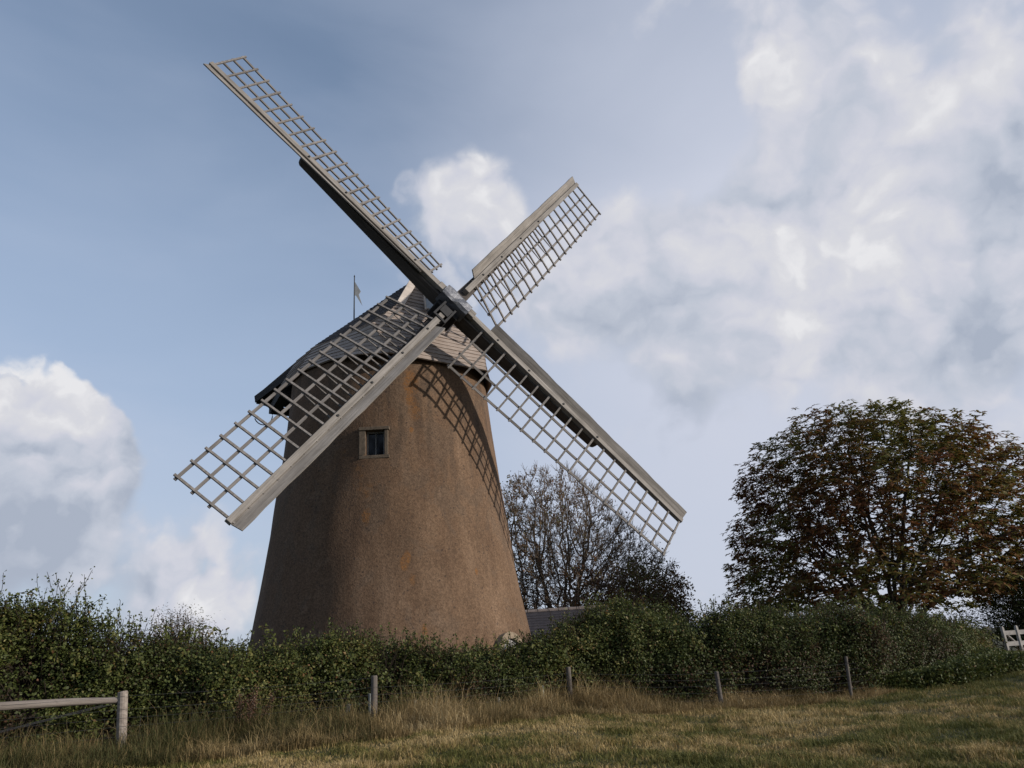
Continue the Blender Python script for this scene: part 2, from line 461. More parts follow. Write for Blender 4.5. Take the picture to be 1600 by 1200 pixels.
# ------------------------------------------------------------------ ground
def build_ground():
    def axis(lim, near, step):
        a = list(np.arange(-near, near + .01, step)); v = near
        while v < lim:
            v *= 1.35; a = [-v] + a + [v]
        return np.array(a)
    xs = axis(3000, 30, .5); ys = axis(3000, 40, .5)
    X, Y = np.meshgrid(xs, ys)
    Z = ground_z(X, Y)
    V = np.stack([X.ravel(), Y.ravel(), Z.ravel()], 1)
    nx, ny = len(xs), len(ys)
    i, j = np.meshgrid(np.arange(nx - 1), np.arange(ny - 1))
    a = (j * nx + i).ravel()
    F = np.stack([a, a + 1, a + 1 + nx, a + nx], 1)
    tag(np_mesh('ground', V, F, M_GROUND, smooth=True), kind='structure')
build_ground()

# ------------------------------------------------------------------ windmill
HUB = Vector((-1.55199247, 21.07133614, 11.90051215))
AX = Vector((-4.19290689, 24.71878079, 0.3))
SN = Vector((0.57765657, -0.7978185, 0.17262252)).normalized()
SA = Vector((0.6683003, 0.34081083, -0.66122816)).normalized()
SB = SN.cross(SA).normalized()
CU = Vector((SN.x, SN.y, 0)).normalized()
CV = Vector((-CU.y, CU.x, 0))
CW = Vector((0, 0, 1))
def frame(x, y, z, o):
    return Matrix(((x.x, y.x, z.x, o.x), (x.y, y.y, z.y, o.y), (x.z, y.z, z.z, o.z), (0, 0, 0, 1)))
M_CAP = frame(CU, CV, CW, Vector((AX.x, AX.y, 0)))
M_TOWER = Matrix.Translation(AX)
S_ = 10 / 9.4
def tower_r(z):
    zz = (z - 1.5) / S_ + 1.6 - 2.5
    return S_ * (4.23295281 * 0 + 3.94478462 - 0.15947746 * zz + 0.00570425 * zz * zz)

def wall_pt(x, y):
    """point of the tower wall seen along a direction (used once to locate stains and openings)"""
    d = pix_dir(x, y)
    t = 14.0
    while t < 34:
        p = EYE + d * t
        if math.hypot(p.x - AX.x, p.y - AX.y) < tower_r(p.z):
            return p
        t += .01
    return EYE + d * 22
LICHEN = []
for (x, y, r, k) in [(642, 600, .45, .75), (648, 640, .38, .6), (560, 745, .50, .45), (575, 770, .35, .5), (632, 880, .20, .95), (636, 872, .18, 1.0),
                     (572, 805, .26, .7), (745, 893, .10, 1.0), (645, 905, .18, .6), (537, 705, .2, .5), (643, 672, .10, .9), (664, 985, .16, .8),
                     (590, 760, .3, .4), (640, 810, .22, .4), (520, 780, .3, .35), (640, 625, .2, .9)]:
    p = wall_pt(x, y) - AX
    LICHEN.append((tuple(p), r, k))
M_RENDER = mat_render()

mill = empty('windmill', AX, 'stone tower windmill with four lattice sails and boarded cap, standing behind the hedge', 'windmill')

# tower with a real opening for the window
win = wall_pt(586, 692) - AX
WAZ = math.atan2(win.y, win.x); WZ = win.z
WHW, WHH = .27, .375                     # half size of the opening
def build_tower():
    R0 = tower_r(WZ + AX.z)
    dth = WHW / R0
    ths = sorted(set([round(WAZ + dth * s, 6) for s in (-1, 1)] + [round(WAZ + dth + (2 * math.pi - 2 * dth) * k / 110, 6) for k in range(1, 110)]))
    zs = sorted(set([round(v, 4) for v in np.linspace(-.4, 10.32, 56)] + [round(WZ - WHH, 4), round(WZ + WHH, 4)]))
    zs = [z for z in zs if not (WZ - WHH + .001 < z < WZ + WHH - .001)]
    mb = MB()
    n = len(ths)
    for z in zs:
        for t in ths:
            r = tower_r(z + AX.z) + .012 * math.sin(t * 9 + z * 1.3) + .010 * math.sin(t * 17 - z * 2.1)
            mb.v.append((r * math.cos(t), r * math.sin(t), z))
    iw = min(range(n), key=lambda i: abs(ths[i] - (WAZ - dth)))
    jz = min(range(len(zs)), key=lambda i: abs(zs[i] - (WZ - WHH)))
    for j in range(len(zs) - 1):
        for i in range(n):
            if j == jz and i == iw: continue
            a = j * n + i; b = j * n + (i + 1) % n
            mb.f.append((a, b, b + n, a + n))
    mb.f.append(tuple((len(zs) - 1) * n + i for i in range(n)))
    # reveal of the opening
    c = [jz * n + iw, jz * n + (iw + 1) % n, (jz + 1) * n + (iw + 1) % n, (jz + 1) * n + iw]
    k = len(mb.v)
    for idx in c:
        x, y, z = mb.v[idx]; rr = math.hypot(x, y); mb.v.append((x * (rr - .45) / rr, y * (rr - .45) / rr, z))
    for q in range(4):
        mb.f.append((c[q], c[(q + 1) % 4], k + (q + 1) % 4, k + q))
    mb.f.append((k, k + 1, k + 2, k + 3))
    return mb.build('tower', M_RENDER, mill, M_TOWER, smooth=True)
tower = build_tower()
for p_ in tower.data.polygons:
    if len(p_.vertices) > 4: p_.use_smooth = False

def wall_frame(az, z):
    r = tower_r(z + AX.z)
    n = Vector((math.cos(az), math.sin(az), 0)); t = Vector((-math.sin(az), math.cos(az), 0))
    return frame(t, CW, n, AX + n * r + CW * z)
# small window: stone surround, wooden casement, panes.  local x along wall, y up, z out
wf = wall_frame(WAZ, WZ)
mb = MB()
mb.box((-.46, WHH, -.12), (.42, WHH + .10, .07)); mb.box((-.46, -WHH - .10, -.12), (.42, -WHH, .06))
mb.box((-.46, -WHH, -.12), (-WHW, WHH, .04)); mb.box((WHW, -WHH, -.12), (.38, WHH, .035))
window = mb.build('window', M_STONE2, mill, wf, bevel=.015)
tag(window, 'small square window with stained stone surround and dark panes')
mb = MB()
a_, b_ = WHW - .005, WHH - .005
mb.box((-a_, -b_, -.26), (-a_ + .05, b_, -.14)); mb.box((a_ - .05, -b_, -.26), (a_, b_, -.14))
mb.box((-a_ + .05, b_ - .045, -.26), (a_ - .05, b_, -.14)); mb.box((-a_ + .05, -b_, -.26), (a_ - .05, -b_ + .045, -.14)); mb.box((-.014, -b_ + .045, -.25), (.014, b_ - .045, -.16))
mb.build('frame', M_FRAME, window, wf)
mb = MB(); mb.box((-a_ + .05, -b_ + .045, -.22), (-.014, b_ - .045, -.20)); mb.box((.014, -b_ + .045, -.22), (a_ - .05, b_ - .045, -.20))
mb.build('pane', M_GLASS, window, wf)

# arched doorway low on the right, top showing above the hedge
dp = wall_pt(793, 1010) - AX
DAZ = math.atan2(dp.y, dp.x)
df = wall_frame(DAZ, 0.0)
tilt = Matrix.Rotation(math.radians(-7.5), 4, 'X')
df = df @ tilt
DTOP = 1.93
mb = MB()
loops_o, loops_i = [], []
nA = 14
for zoff in (-.25, .09):
    for r in (.66, .46):
        pass
def arch(rx, ry, y0, n=14):
    return [(rx * math.cos(math.pi * i / n), y0 + ry * math.sin(math.pi * i / n)) for i in range(n + 1)]
out = [(.64, 0.0)] + arch(.64, .60, DTOP - .60) + [(-.64, 0.0)]
inn = [(.46, 0.0)] + arch(.46, .44, DTOP - .62) + [(-.46, 0.0)]
for i in range(len(out) - 1):
    a, b, c, d = inn[i], out[i], out[i + 1], inn[i + 1]
    mb.hexa([(*a, -.25), (*b, -.25), (*c, -.25), (*d, -.25), (*a, .10), (*b, .10), (*c, .10), (*d, .10)])
door = mb.build('doorway', M_STONE, mill, df)
mb = MB()
for k in range(7):
    x0, x1 = -.46 + k * .1314, -.46 + (k + 1) * .1314 - .008
    xm = (x0 + x1) / 2
    yt = DTOP - .62 + .44 * math.sqrt(max(.02, 1 - (xm / .46) ** 2)) - .005
    mb.box((x0, 0, -.08), (x1, yt, .015 + .004 * (k % 2)))
mb.build('door_leaf', M_PLANK, door, df)

# ---- cap (coordinates: u forward along the shaft, v to the right, z up)
def boards(mb, b0, b1, t1, t0, rows, thick=.035, lap=.25, gap=0.0):
    """lapped boards on the quad bottom b0-b1, top t0-t1"""
    b0, b1, t0, t1 = map(Vector, (b0, b1, t0, t1))
    nrm = (b1 - b0).cross(t0 - b0)
    if nrm.length < 1e-6: nrm = (b1 - b0).cross(t1 - b0)
    nrm.normalize()
    for i in range(rows):
        f0, f1 = i / rows, min(1.0, (i + 1 + lap) / rows)
        jw = random.uniform(.75, 1.2)
        p0 = b0.lerp(t0, f0); p1 = b1.lerp(t1, f0); q0 = b0.lerp(t0, f1); q1 = b1.lerp(t1, f1)
        o0 = nrm * thick * jw; o1 = nrm * .004
        mb.hexa([p0 - nrm * .02, p1 - nrm * .02, q1 - nrm * .02, q0 - nrm * .02, p0 + o0, p1 + o0, q1 + o1, q0 + o1])

zb = 10.40
APEX = (1.9, 0, 13.87); FL = (2.2, -.68, 12.69); FR = (2.2, .68, 12.69)
GL = (1.05, -1.68, 11.96); HL = (-.6, -2.5, 11.92); E_L = (-3.7, -3.5, 10.95)
GR = (1.05, 1.68, 11.96); HR = (-.6, 2.5, 11.92); E_R = (-3.7, 3.5, 10.95)
R2 = (-1.8, 0, 13.80); E3 = (-4.0, 0, 11.15)
CL, CR = (3.45, -1.72, 10.28), (3.45, 1.68, 10.28)
ML, MR = (2.87, -2.02, 11.40), (2.87, 2.02, 11.40)
TL, TR = (2.2, -.72, 12.69), (2.2, 1.05, 12.69)
mb = MB()
boards(mb, CL, CR, MR, ML, 7)
boards(mb, ML, MR, TR, TL, 8)
mb.build('front_weatherboarding', M_BOARD, mill, M_CAP)
mb = MB()
boards(mb, FL, FR, (1.9, .03, 13.84), (1.9, -.03, 13.84), 8, .03)
gab = mb.build('gable_weatherboarding', M_BOARD, mill, M_CAP)
mb = MB()
K0, K1, K2, K3 = (2.75, -2.42, 10.36), (1.7, -2.93, 10.45), (.3, -3.42, 10.45), (-1.4, -3.42, 10.47)
P1, P2, P3, P4 = (2.25, -2.15, 11.42), (1.35, -2.48, 11.44), (.2, -2.85, 11.44), (-1.0, -3.0, 11.38)
Q1, Q3 = (1.75, -1.1, 12.4), (.3, -2.05, 11.94)
for b0, b1, t1, t0, n in ((K0, CL, ML, P1, 7), (K1, K0, P1, P2, 7), (K2, K1, P2, P3, 7), (K3, K2, P3, P4, 7), (P1, ML, TL, Q1, 8), (P2, P1, Q1, GL, 6), (P3, P2, GL, Q3, 4), (P4, P3, Q3, HL, 4)):
    boards(mb, b0, b1, t1, t0, n)
mb.build('side_weatherboarding', M_BOARD, mill, M_CAP)
mb = MB()
mir = lambda p: (p[0], -p[1], p[2])
boards(mb, CR, (2.3, 2.62, 10.26), (2.1, 2.25, 11.42), MR, 7)
boards(mb, (2.3, 2.62, 10.26), (.6, 3.36, 10.34), (.4, 2.85, 11.44), (2.1, 2.25, 11.42), 7)
boards(mb, (.6, 3.36, 10.34), mir(K3), mir(P4), (.4, 2.85, 11.44), 7)
boards(mb, MR, (2.1, 2.25, 11.42), GR, TR, 8)
boards(mb, (2.1, 2.25, 11.42), mir(P4), HR, GR, 5)
mb.build('side_weatherboarding', M_BOARD, mill, M_CAP)
# roof slopes of small lapped boards
def roof_slope(sgn):
    mb = MB()
    g = lambda p: (p[0], p[1] * sgn, p[2])
    F, G, H, E = g((2.2, -.68, 12.69)), g((1.05, -1.68, 11.96)), g((-.6, -2.5, 11.92)), g((-3.7, -3.5, 10.95))
    drop = .12
    def bd(a, b, c, d, rows, th):
        if sgn > 0: boards(mb, a, b, c, d, rows, th)
        else: boards(mb, b, a, d, c, rows, th)
    # main visible facet: rows run from the front verge back
    A1, A2 = APEX, (-.9, -1.5 * sgn, 13.15)
    N = 26
    low = [Vector(F), Vector(G), Vector(H)]
    # bottom line F-G-H, top line APEX-(hip)
    hip = lambda t: Vector(APEX).lerp(Vector(H), t)
    for k in range(N):
        t0, t1 = k / N, (k + 1.3) / N
        # front verge point and hip point for this row
        def verge(t):
            if t < .5: return Vector(APEX).lerp(Vector(F), t / .5)
            return Vector(F).lerp(Vector(G), (t - .5) / .5)
        a, b = verge(min(1, t1)), hip(min(1, t1) * .97 + .03)
        c, d = hip(min(1, t0) * .97 + .03), verge(t0)
        if sgn > 0: boards(mb, b, a, d, c, 1, .032, 0)
        else: boards(mb, a, b, c, d, 1, .032, 0)
    # back facet, hidden side of the hip
    for tri in ((APEX, H, R2), (H, E, R2), (E, E3, R2)):
        p = [Vector(q) for q in tri]
        n = (p[1] - p[0]).cross(p[2] - p[0]).normalized()
        if n.z < 0: n = -n
        mb.add([q + n * .01 for q in p] + [q - n * .10 for q in p], [(0, 1, 2), (5, 4, 3), (0, 3, 4, 1), (1, 4, 5, 2), (2, 5, 3, 0)])
    # slab under the visible facet so that it is closed from below
    for tri in ((APEX, F, G), (APEX, G, H)):
        p = [Vector(q) for q in tri]
        n = (p[1] - p[0]).cross(p[2] - p[0]).normalized()
        if n.z < 0: n = -n
        mb.add([q - n * .03 for q in p] + [q - n * .10 for q in p], [(0, 1, 2), (5, 4, 3), (0, 3, 4, 1), (1, 4, 5, 2), (2, 5, 3, 0)])
    mb.build('roof_slope', M_SHINGLE, mill, M_CAP)
roof_slope(1); roof_slope(-1)
# dark eaves at the back, boxed underneath
mb = MB()
for s in (1, -1):
    g = lambda p: Vector((p[0], p[1] * s, p[2]))
    H, E = g((-.6, -2.5, 11.92)), g((-3.7, -3.5, 10.95))
    mb.beam(H + Vector((.55, .25 * s, -.16)), E + Vector((0, 0, -.14)), .10, .26)
    mb.beam(E + Vector((.1, .25 * s, -.30)), H + Vector((.5, .42 * s, -.55)), .22, .10)
mb.beam(Vector((-3.75, -3.45, 10.80)), Vector((-4.0, 0, 10.95)), .10, .24); mb.beam(Vector((-3.75, 3.45, 10.80)), Vector((-4.0, 0, 10.95)), .10, .24)
mb.build('eaves_board', M_DARKWOOD, mill, M_CAP)
mb = MB()
so = [(-.3, -2.35, 11.55), (-3.6, -3.35, 10.74), (-3.9, 0, 10.80), (-3.6, 3.35, 10.74), (-.3, 2.35, 11.55)]
mb.add([(x, y, z) for x, y, z in so] + [(x, y, z + .05) for x, y, z in so], [(4, 3, 2, 1, 0), (5, 6, 7, 8, 9), (0, 1, 6, 5), (1, 2, 7, 6), (2, 3, 8, 7), (3, 4, 9, 8), (4, 0, 5, 9)])
mb.build('soffit', M_SOFFIT, mill, M_CAP)
# curb ring that the cap turns on, and the tail beam with chain hook
mb = MB()
ring = []
for k in range(64):
    t = 2 * math.pi * k / 64
    ring.append((3.17 * math.cos(t), 3.17 * math.sin(t)))
mb.loft([[(x * .93, y * .93, 10.50) for x, y in ring], [(x, y, 10.56) for x, y in ring], [(x, y, 10.80) for x, y in ring], [(x * .9, y * .9, 10.82) for x, y in ring]])
mb.build('curb_ring', M_DARKWOOD, mill, M_CAP)
mb = MB()
mb.beam((-1.4, -3.2, 10.42), (-3.4, -2.9, 10.42), .35, .30); mb.beam((-3.3, -3.1, 10.35), (-3.3, -1.0, 10.35), .25, .22)
mb.build('tail_beam', M_DARKWOOD, mill, M_CAP)
mb = MB()
hp = []
for k in range(17):
    t = -1.1 + 4.6 * k / 16
    hp.append((-2.9 + .0 * k, -3.35 + .32 * math.sin(t) - .1, 10.0 - .30 * math.cos(t) * 1.2))
mb.tube(hp, .018, 6)
mb.tube([(-2.9, -3.1, 10.4), (-2.9, -3.2, 10.1)], .016, 6)
mb.build('chain_hook', M_IRON, mill, M_CAP)
# barge boards on the gable, little hatch panel
for s in (-1, 1):
    mb = MB()
    a = Vector((2.02, .03 * s, 13.90)); b = Vector((2.32, .76 * s, 12.62))
    up = Vector((1, 0, .25))
    mb.beam(a, b, .26, .06, up=up)
    mb.build('barge_board', M_WHITEWOOD, mill, M_CAP, bevel=.01)
mb = MB()
mb.hexa([(2.36, .12, 12.95), (2.44, .10, 12.56), (2.44, .62, 12.56), (2.36, .50, 12.95), (2.42, .12, 12.96), (2.50, .10, 12.57), (2.50, .62, 12.57), (2.42, .50, 12.96)])
mb.build('hatch_panel', M_HATCH, mill, M_CAP)
mb = MB()
mb.beam((2.40, .07, 13.1), (2.50, .06, 12.5), .05, .05, up=(1, 0, 0))
mb.build('hatch_post', M_WHITEWOOD, mill, M_CAP)
# weather vane on the ridge
mb = MB()
vb = Vector((-.75, -1.05, 13.25))
mb.tube([vb + Vector((0, 0, -.3)), vb + Vector((0, 0, 1.72))], [.028, .018], 6)
mb.tube([vb + Vector((0, 0, 1.72)), vb + Vector((0, 0, 1.80))], [.03, .005], 6)
vane = mb.build('weather_vane', M_IRON, mill, M_CAP)
mb = MB()
d = Vector((.62, .78, 0))
pn = [(0, 1.55), (.24, 1.10), (.17, .98), (.30, .52), (.08, .92), (.02, .98)]
mb.add([vb + d * a + Vector((0, 0, b)) + Vector((-.008, .006, 0)) for a, b in pn] + [vb + d * a + Vector((0, 0, b)) + Vector((.008, -.006, 0)) for a, b in pn],
       [(0, 1, 2, 4, 5), (11, 10, 8, 7, 6), (2, 3, 4), (10, 9, 8), (0, 6, 7, 1), (1, 7, 8, 2), (2, 8, 9, 3), (3, 9, 10, 4), (4, 10, 11, 5), (5, 11, 6, 0)])
mb.build('pennant', M_FLAG, vane, M_CAP)

# ---- windshaft, poll end, stocks
M_SA = frame(SA, SB, SN, HUB)
mb = MB()
def ngon(r, z, n=16, a0=0): return [(r * math.cos(a0 + 2 * math.pi * k / n), r * math.sin(a0 + 2 * math.pi * k / n), z) for k in range(n)]
mb.loft([ngon(.30, -3.2), ngon(.30, -1.0), ngon(.34, -.95), ngon(.34, -.8)])
mb.build('windshaft', M_STOCK, mill, M_SA, smooth=False)
mb = MB(); mb.box((-.42, -.42, -.85), (.42, .42, -.16))
poll = mb.build('poll_end', M_IRON, mill, M_SA, bevel=.04)
for (lo, hi) in (((-.24, -1.12, -.56), (-.17, -.40, .10)), ((.17, -1.12, -.56), (.24, -.40, .10)), ((-.17, -1.12, .075), (.17, -1.04, .105)), ((-.16, -.86, .075), (.16, -.58, .11)), ((-.17, -.58, .02), (.17, -.50, .09)), ((-.235, -1.10, -.62), (.235, -.42, -.57))):
    mb = MB(); mb.box(lo, hi)
    mb.build('clamp_plate', M_IRON, mill, M_SA, bevel=.008)
def stock(name, mw, z0, z1, r=6.3):
    mb = MB()
    st = []
    for x, w in ((-r, .05), (-r + .03, .085), (-r + .10, .105), (-3, .155), (-.6, .20), (.6, .20), (3, .155), (r - .10, .105), (r - .03, .085), (r, .05)):
        zz0 = z1 + (z0 - z1) * min(1, w / .2 + .05)
        st.append([(x, -w, zz0), (x, w, zz0), (x, w, z1), (x, -w, z1)])
    mb.loft(st)
    return mb.build(name, M_STOCK, mill, mw, bevel=.012)
stock('stock', M_SA, -.58, -.10)
stock('stock', frame(SB, -SA, SN, HUB), -.60, -.12)
# sheet metal wrapped over the crossing
mb = MB()
rg = np.random.default_rng(3)
nx, ny = 6, 8
prof = [(-.27, -.30), (-.25, -.02), (-.22, .12), (-.12, .17), (.12, .18), (.22, .13), (.26, -.02), (.28, -.30)]
loops = []
for i in range(nx):
    x = -.50 + 1.0 * i / (nx - 1)
    taper = 1 - .10 * abs(x)
    loops.append([(x + rg.uniform(-.01, .01), y * taper + rg.uniform(-.014, .014), z + rg.uniform(-.022, .022)) for y, z in prof])
mb.loft(loops)
mb.build('hub_cover', M_LEAD, mill, M_SA, bevel=0)
for lo, hi in (((.50, -.13, -.05), (.72, .13, .14)), ((-.74, -.12, -.05), (-.50, .12, .10))):
    mb = MB(); mb.box(lo, hi)
    mb.build('hub_block', M_WHIP, mill, M_SA, bevel=.02)

# ---- sails: local x outwards along the whip, y to the leading side, z forwards
R_T, R_H = 9.90, 1.22
def twist(r):
    t = (r - R_H) / (R_T - R_H)
    return math.radians(24 - 18 * t), 1.65 - .20 * t
NB = 19
def bar_r(i): return R_H + (R_T - R_H) * i / (NB - 1)
def sail_parts(r0):
    """build one sail in its own space, return list of (name, mesh builder, material, offset along the sail)"""
    parts = []
    mb = MB()
    sec = []
    for x, w, zf, zk in ((r0, .095, .07, -.13), (3, .095, .07, -.13), (7, .085, .065, -.11), (9.98, .075, .055, -.09)):
        sec.append([(x, -w, zk), (x, w, zk), (x, w, zf), (x, -w, zf)])
    mb.loft(sec)
    parts.append(('sail', mb, M_WHIP, 0))
    mb = MB()
    loops = []
    for i in range(24):
        x = 1.38 + (9.96 - 1.38) * i / 23
        t = i / 23
        a = math.radians(42 - 16 * t)
        wd = .35 - .06 * t
        y0, z0 = .10 - .015 * t, -.02
        dy, dz = math.cos(a), math.sin(a); ny_, nz_ = -dz, dy
        wob = .008 * math.sin(x * 2.7) + .006 * math.sin(x * 7.3)
        e = (y0 + dy * (wd + wob), z0 + dz * (wd + wob)); s0 = (y0, z0)
        h = .018
        loops.append([(x, s0[0] - ny_ * h, s0[1] - nz_ * h), (x, e[0] - ny_ * h, e[1] - nz_ * h), (x, e[0] + ny_ * h, e[1] + nz_ * h), (x, s0[0] + ny_ * h, s0[1] + nz_ * h)])
    mb.loft(loops)
    parts.append(('leading_board', mb, M_WHIP, 0))
    for i in range(NB):
        r = bar_r(i); w, wd = twist(r)
        mb = MB()
        dr = random.uniform(-.02, .02)
        d = Vector((dr * .5, -math.cos(w), -math.sin(w)))
        p = Vector((0, .115, .0)) ; q = d * (wd + .085) + Vector((0, 0, .0))
        nz = Vector((0, -math.sin(w), math.cos(w)))
        wv_ = .058 + random.uniform(-.006, .006)
        mb.beam(Vector((0, -.05, 0)), q, wv_, .045, up=nz)
        mb.beam(Vector((0, .12, -.0)), Vector((0, -.05, 0)), wv_ * .8, .04, up=(0, 0, 1))
        parts.append(('sail_bar', mb, M_BAR, r))
    for fr in (.36, .68, 1.0):
        mb = MB(); loops = []
        rs = [bar_r(i) for i in range(NB)]
        rs = [rs[0] - .07] + rs[1:-1] + [rs[-1] + (.08)]
        for r in rs:
            w, wd = twist(r)
            d = Vector((0, -math.cos(w), -math.sin(w))); nz = Vector((0, -math.sin(w), math.cos(w)))
            base = d * (wd * fr) - nz * .042 + Vector((r, 0, 0))
            hw = .035 if fr < 1 else .036
            loops.append([base - d * hw - nz * .02, base + d * hw - nz * .02, base + d * hw + nz * .02, base - d * hw + nz * .02])
        mb.loft(loops)
        parts.append(('hemlath', mb, M_BAR, 0))
    for i in range(0, 11):
        r = bar_r(i); w, wd = twist(r)
        d = Vector((0, -math.cos(w), -math.sin(w))); nz = Vector((0, -math.sin(w), math.cos(w)))
        mb = MB()
        mb.beam(Vector((.05, -.10, -.36 + .012 * i)), d * (wd * .74) - nz * .07 + Vector((.02, 0, 0)), .05, .045, up=nz, w2=.02, h2=.02)
        parts.append(('back_strut', mb, M_BAR, r))
    for r in (1.75, 3.1, 4.6, 6.1):
        mb = MB(); mb.loft([ngon(.035, .055, 6), ngon(.035, .095, 6)])
        parts.append(('bolt', mb, M_IRON, r))
    return parts
frames = [frame(-SA, -SB, SN, HUB), frame(SB, -SA, SN, HUB), frame(SA, SB, SN, HUB), frame(-SB, SA, SN, HUB)]
sail_labels = ['weathered sail pointing to the upper left, ladder-like against the sky', 'short-looking pale sail pointing to the upper right, far side',
               'sail pointing to the lower right with a dark grey leading board', 'pale sail slanting to the lower left across the tower wall']
protos = None
parts = sail_parts(.66)
for k, (fm, lb) in enumerate(zip(frames, sail_labels)):
    if k == 0:
        made = []
        root = None
        for nm, mb, mt, off in parts:
            mw = fm @ Matrix.Translation((off, 0, 0))
            o = mb.build(nm, mt, mill if root is None else root, mw, bevel=.012 if nm == 'sail' else 0)
            made.append((o, off))
            if root is None: root = o
        tag(root, lb)
    else:
        rt = None
        for o, off in made:
            c = o.copy()
            link_obj(c, mill if rt is None else rt, fm @ Matrix.Translation((off, 0, 0)))
            if rt is None: rt = c
        rt['label'] = lb

# ------------------------------------------------------------------ small outbuilding behind the hedge
def shed():
    X0 = Vector((-.4, 32.6, .3))
    root = empty('shed', X0, 'low outbuilding with dark slate hipped roof just right of the windmill', 'shed')
    mwT = Matrix.Translation(X0) @ Matrix.Rotation(math.radians(1.5), 4, 'Z')
    mb = MB(); mb.box((-5.2, -2.2, -.3), (3.4, 2.2, 1.55))
    mb.build('wall', M_STONE2, root, mwT)
    mb = MB()
    zr, ze = 3.0, 1.5
    # slate courses on front, back, and a lower dark lean-to slope on the left front
    boards(mb, (-5.5, -2.6, ze), (3.8, -2.6, ze), (3.8, 0, zr), (-5.5, 0, zr), 14, .02)
    boards(mb, (3.8, 2.6, ze), (-5.5, 2.6, ze), (-5.5, 0, zr), (3.8, 0, zr), 14, .02)
    rf = mb.build('roof', M_SLATE, root, mwT)
    mb = MB()
    for k in range(22):
        x = -5.5 + k * 9.3 / 22
        mb.loft([[(x + .01, .13 * math.cos(math.pi * j / 6), zr - .04 + .12 * math.sin(math.pi * j / 6)) for j in range(7)],
                 [(x + .41, .12 * math.cos(math.pi * j / 6), zr - .04 + .11 * math.sin(math.pi * j / 6)) for j in range(7)]])
    mb.build('ridge_tiles', M_RIDGE, rf, mwT)
    mb = MB()
    mb.add([(-5.3, -2.3, 1.5), (3.6, -2.3, 1.5), (-5.3, 2.3, 1.5), (3.6, 2.3, 1.5), (-5.3, 0, 2.85), (3.6, 0, 2.85)], [(0, 4, 2), (1, 3, 5)])
    mb.build('gable', M_STONE2, root, mwT)
shed()

# ------------------------------------------------------------------ foliage helpers
def rot_frames(nrm, r):
    """random tangent frames around given normals"""
    a = r.normal(size=nrm.shape)
    t = a - nrm * (a * nrm).sum(1, keepdims=True)
    t /= np.linalg.norm(t, axis=1, keepdims=True) + 1e-9
    return t, np.cross(nrm, t)

def leaf_quads(P, L, Wd, nrm, r, fold=.25, tang=None):
    """pointed leaves as two triangles pairs folded at the midrib -> quads (4 verts each)"""
    if tang is None:
        t, b = rot_frames(nrm, r)
    else:
        t = tang / (np.linalg.norm(tang, axis=1, keepdims=True) + 1e-9)
        b = np.cross(nrm, t); b /= np.linalg.norm(b, axis=1, keepdims=True) + 1e-9
    L = L[:, None]; Wd = Wd[:, None]
    up = nrm * Wd * fold
    v0 = P
    v1 = P + t * L * .45 + b * Wd * .5 + up
    v2 = P + t * L
    v3 = P + t * L * .45 - b * Wd * .5 + up
    V = np.stack([v0, v1, v2, v3], 1).reshape(-1, 3)
    F = np.arange(len(P) * 4).reshape(-1, 4)
    return V, F

def unit(v):
    return v / (np.linalg.norm(v, axis=1, keepdims=True) + 1e-9)

def prism_mesh(A, B, ra, rb, seg=4):
    d = unit(B - A)
    ref = np.where(np.abs(d[:, 2:3]) > .9, np.array([[1., 0, 0]]), np.array([[0, 0, 1.]]))
    u = unit(np.cross(d, ref)); v = np.cross(d, u)
    ang = np.arange(seg) * 2 * np.pi / seg
    cs = np.cos(ang)[None, :, None]; sn = np.sin(ang)[None, :, None]
    ringd = u[:, None, :] * cs + v[:, None, :] * sn
    V = np.concatenate([A[:, None, :] + ringd * ra[:, None, None], B[:, None, :] + ringd * rb[:, None, None]], 1)
    n = len(A)
    base = (np.arange(n) * 2 * seg)[:, None]
    j = np.arange(seg); k = (j + 1) % seg
    F = np.stack([base + j, base + k, base + k + seg, base + j + seg], 2).reshape(-1, 4)
    return V.reshape(-1, 3), F

# ------------------------------------------------------------------ trees
def colonize(attr, nodes, parents, step, di, dk, iters, r, grav=0.0):
    nodes = [np.array(p, float) for p in nodes]; parents = list(parents)
    alive = np.ones(len(attr), bool)
    N0 = np.array(nodes)
    dist = np.full(len(attr), 1e9); near = np.zeros(len(attr), int)
    def upd(new_idx):
        Q = np.array([nodes[i] for i in new_idx])
        for s in range(0, len(Q), 400):
            q = Q[s:s + 400]
            dd = np.sqrt(((attr[:, None, :] - q[None]) ** 2).sum(2))
            m = dd.argmin(1); mv = dd[np.arange(len(attr)), m]
            up = mv < dist
            dist[up] = mv[up]; near[up] = np.array(new_idx)[s + m[up]]
    upd(list(range(len(nodes))))
    child_dirs = {}
    for it in range(iters):
        act = alive & (dist < di)
        if not act.any():
            break
        dirs = unit(attr[act] - np.array(nodes)[near[act]])
        acc = {}
        for i, d in zip(near[act], dirs):
            if i in acc: acc[i] = acc[i] + d
            else: acc[i] = d.copy()
        new = []
        for i, d in acc.items():
            d = d / (np.linalg.norm(d) + 1e-9) + r.normal(size=3) * .16
            d[2] += grav
            d /= np.linalg.norm(d)
            cd = child_dirs.setdefault(i, [])
            if any((d @ e) > .93 for e in cd) or len(cd) > 3:
                continue
            cd.append(d)
            nodes.append(nodes[i] + d * step); parents.append(i); new.append(len(nodes) - 1)
        if not new:
            break
        upd(new)
        alive &= dist > dk
    return np.array(nodes), np.array(parents)

def branch_radii(par, r0, e):
    n = len(par); acc = np.zeros(n); nch = np.zeros(n, int)
    for i in range(n - 1, -1, -1):
        if nch[i] == 0: acc[i] = r0 ** e
        if par[i] >= 0:
            acc[par[i]] += acc[i]; nch[par[i]] += 1
    return acc ** (1 / e), nch

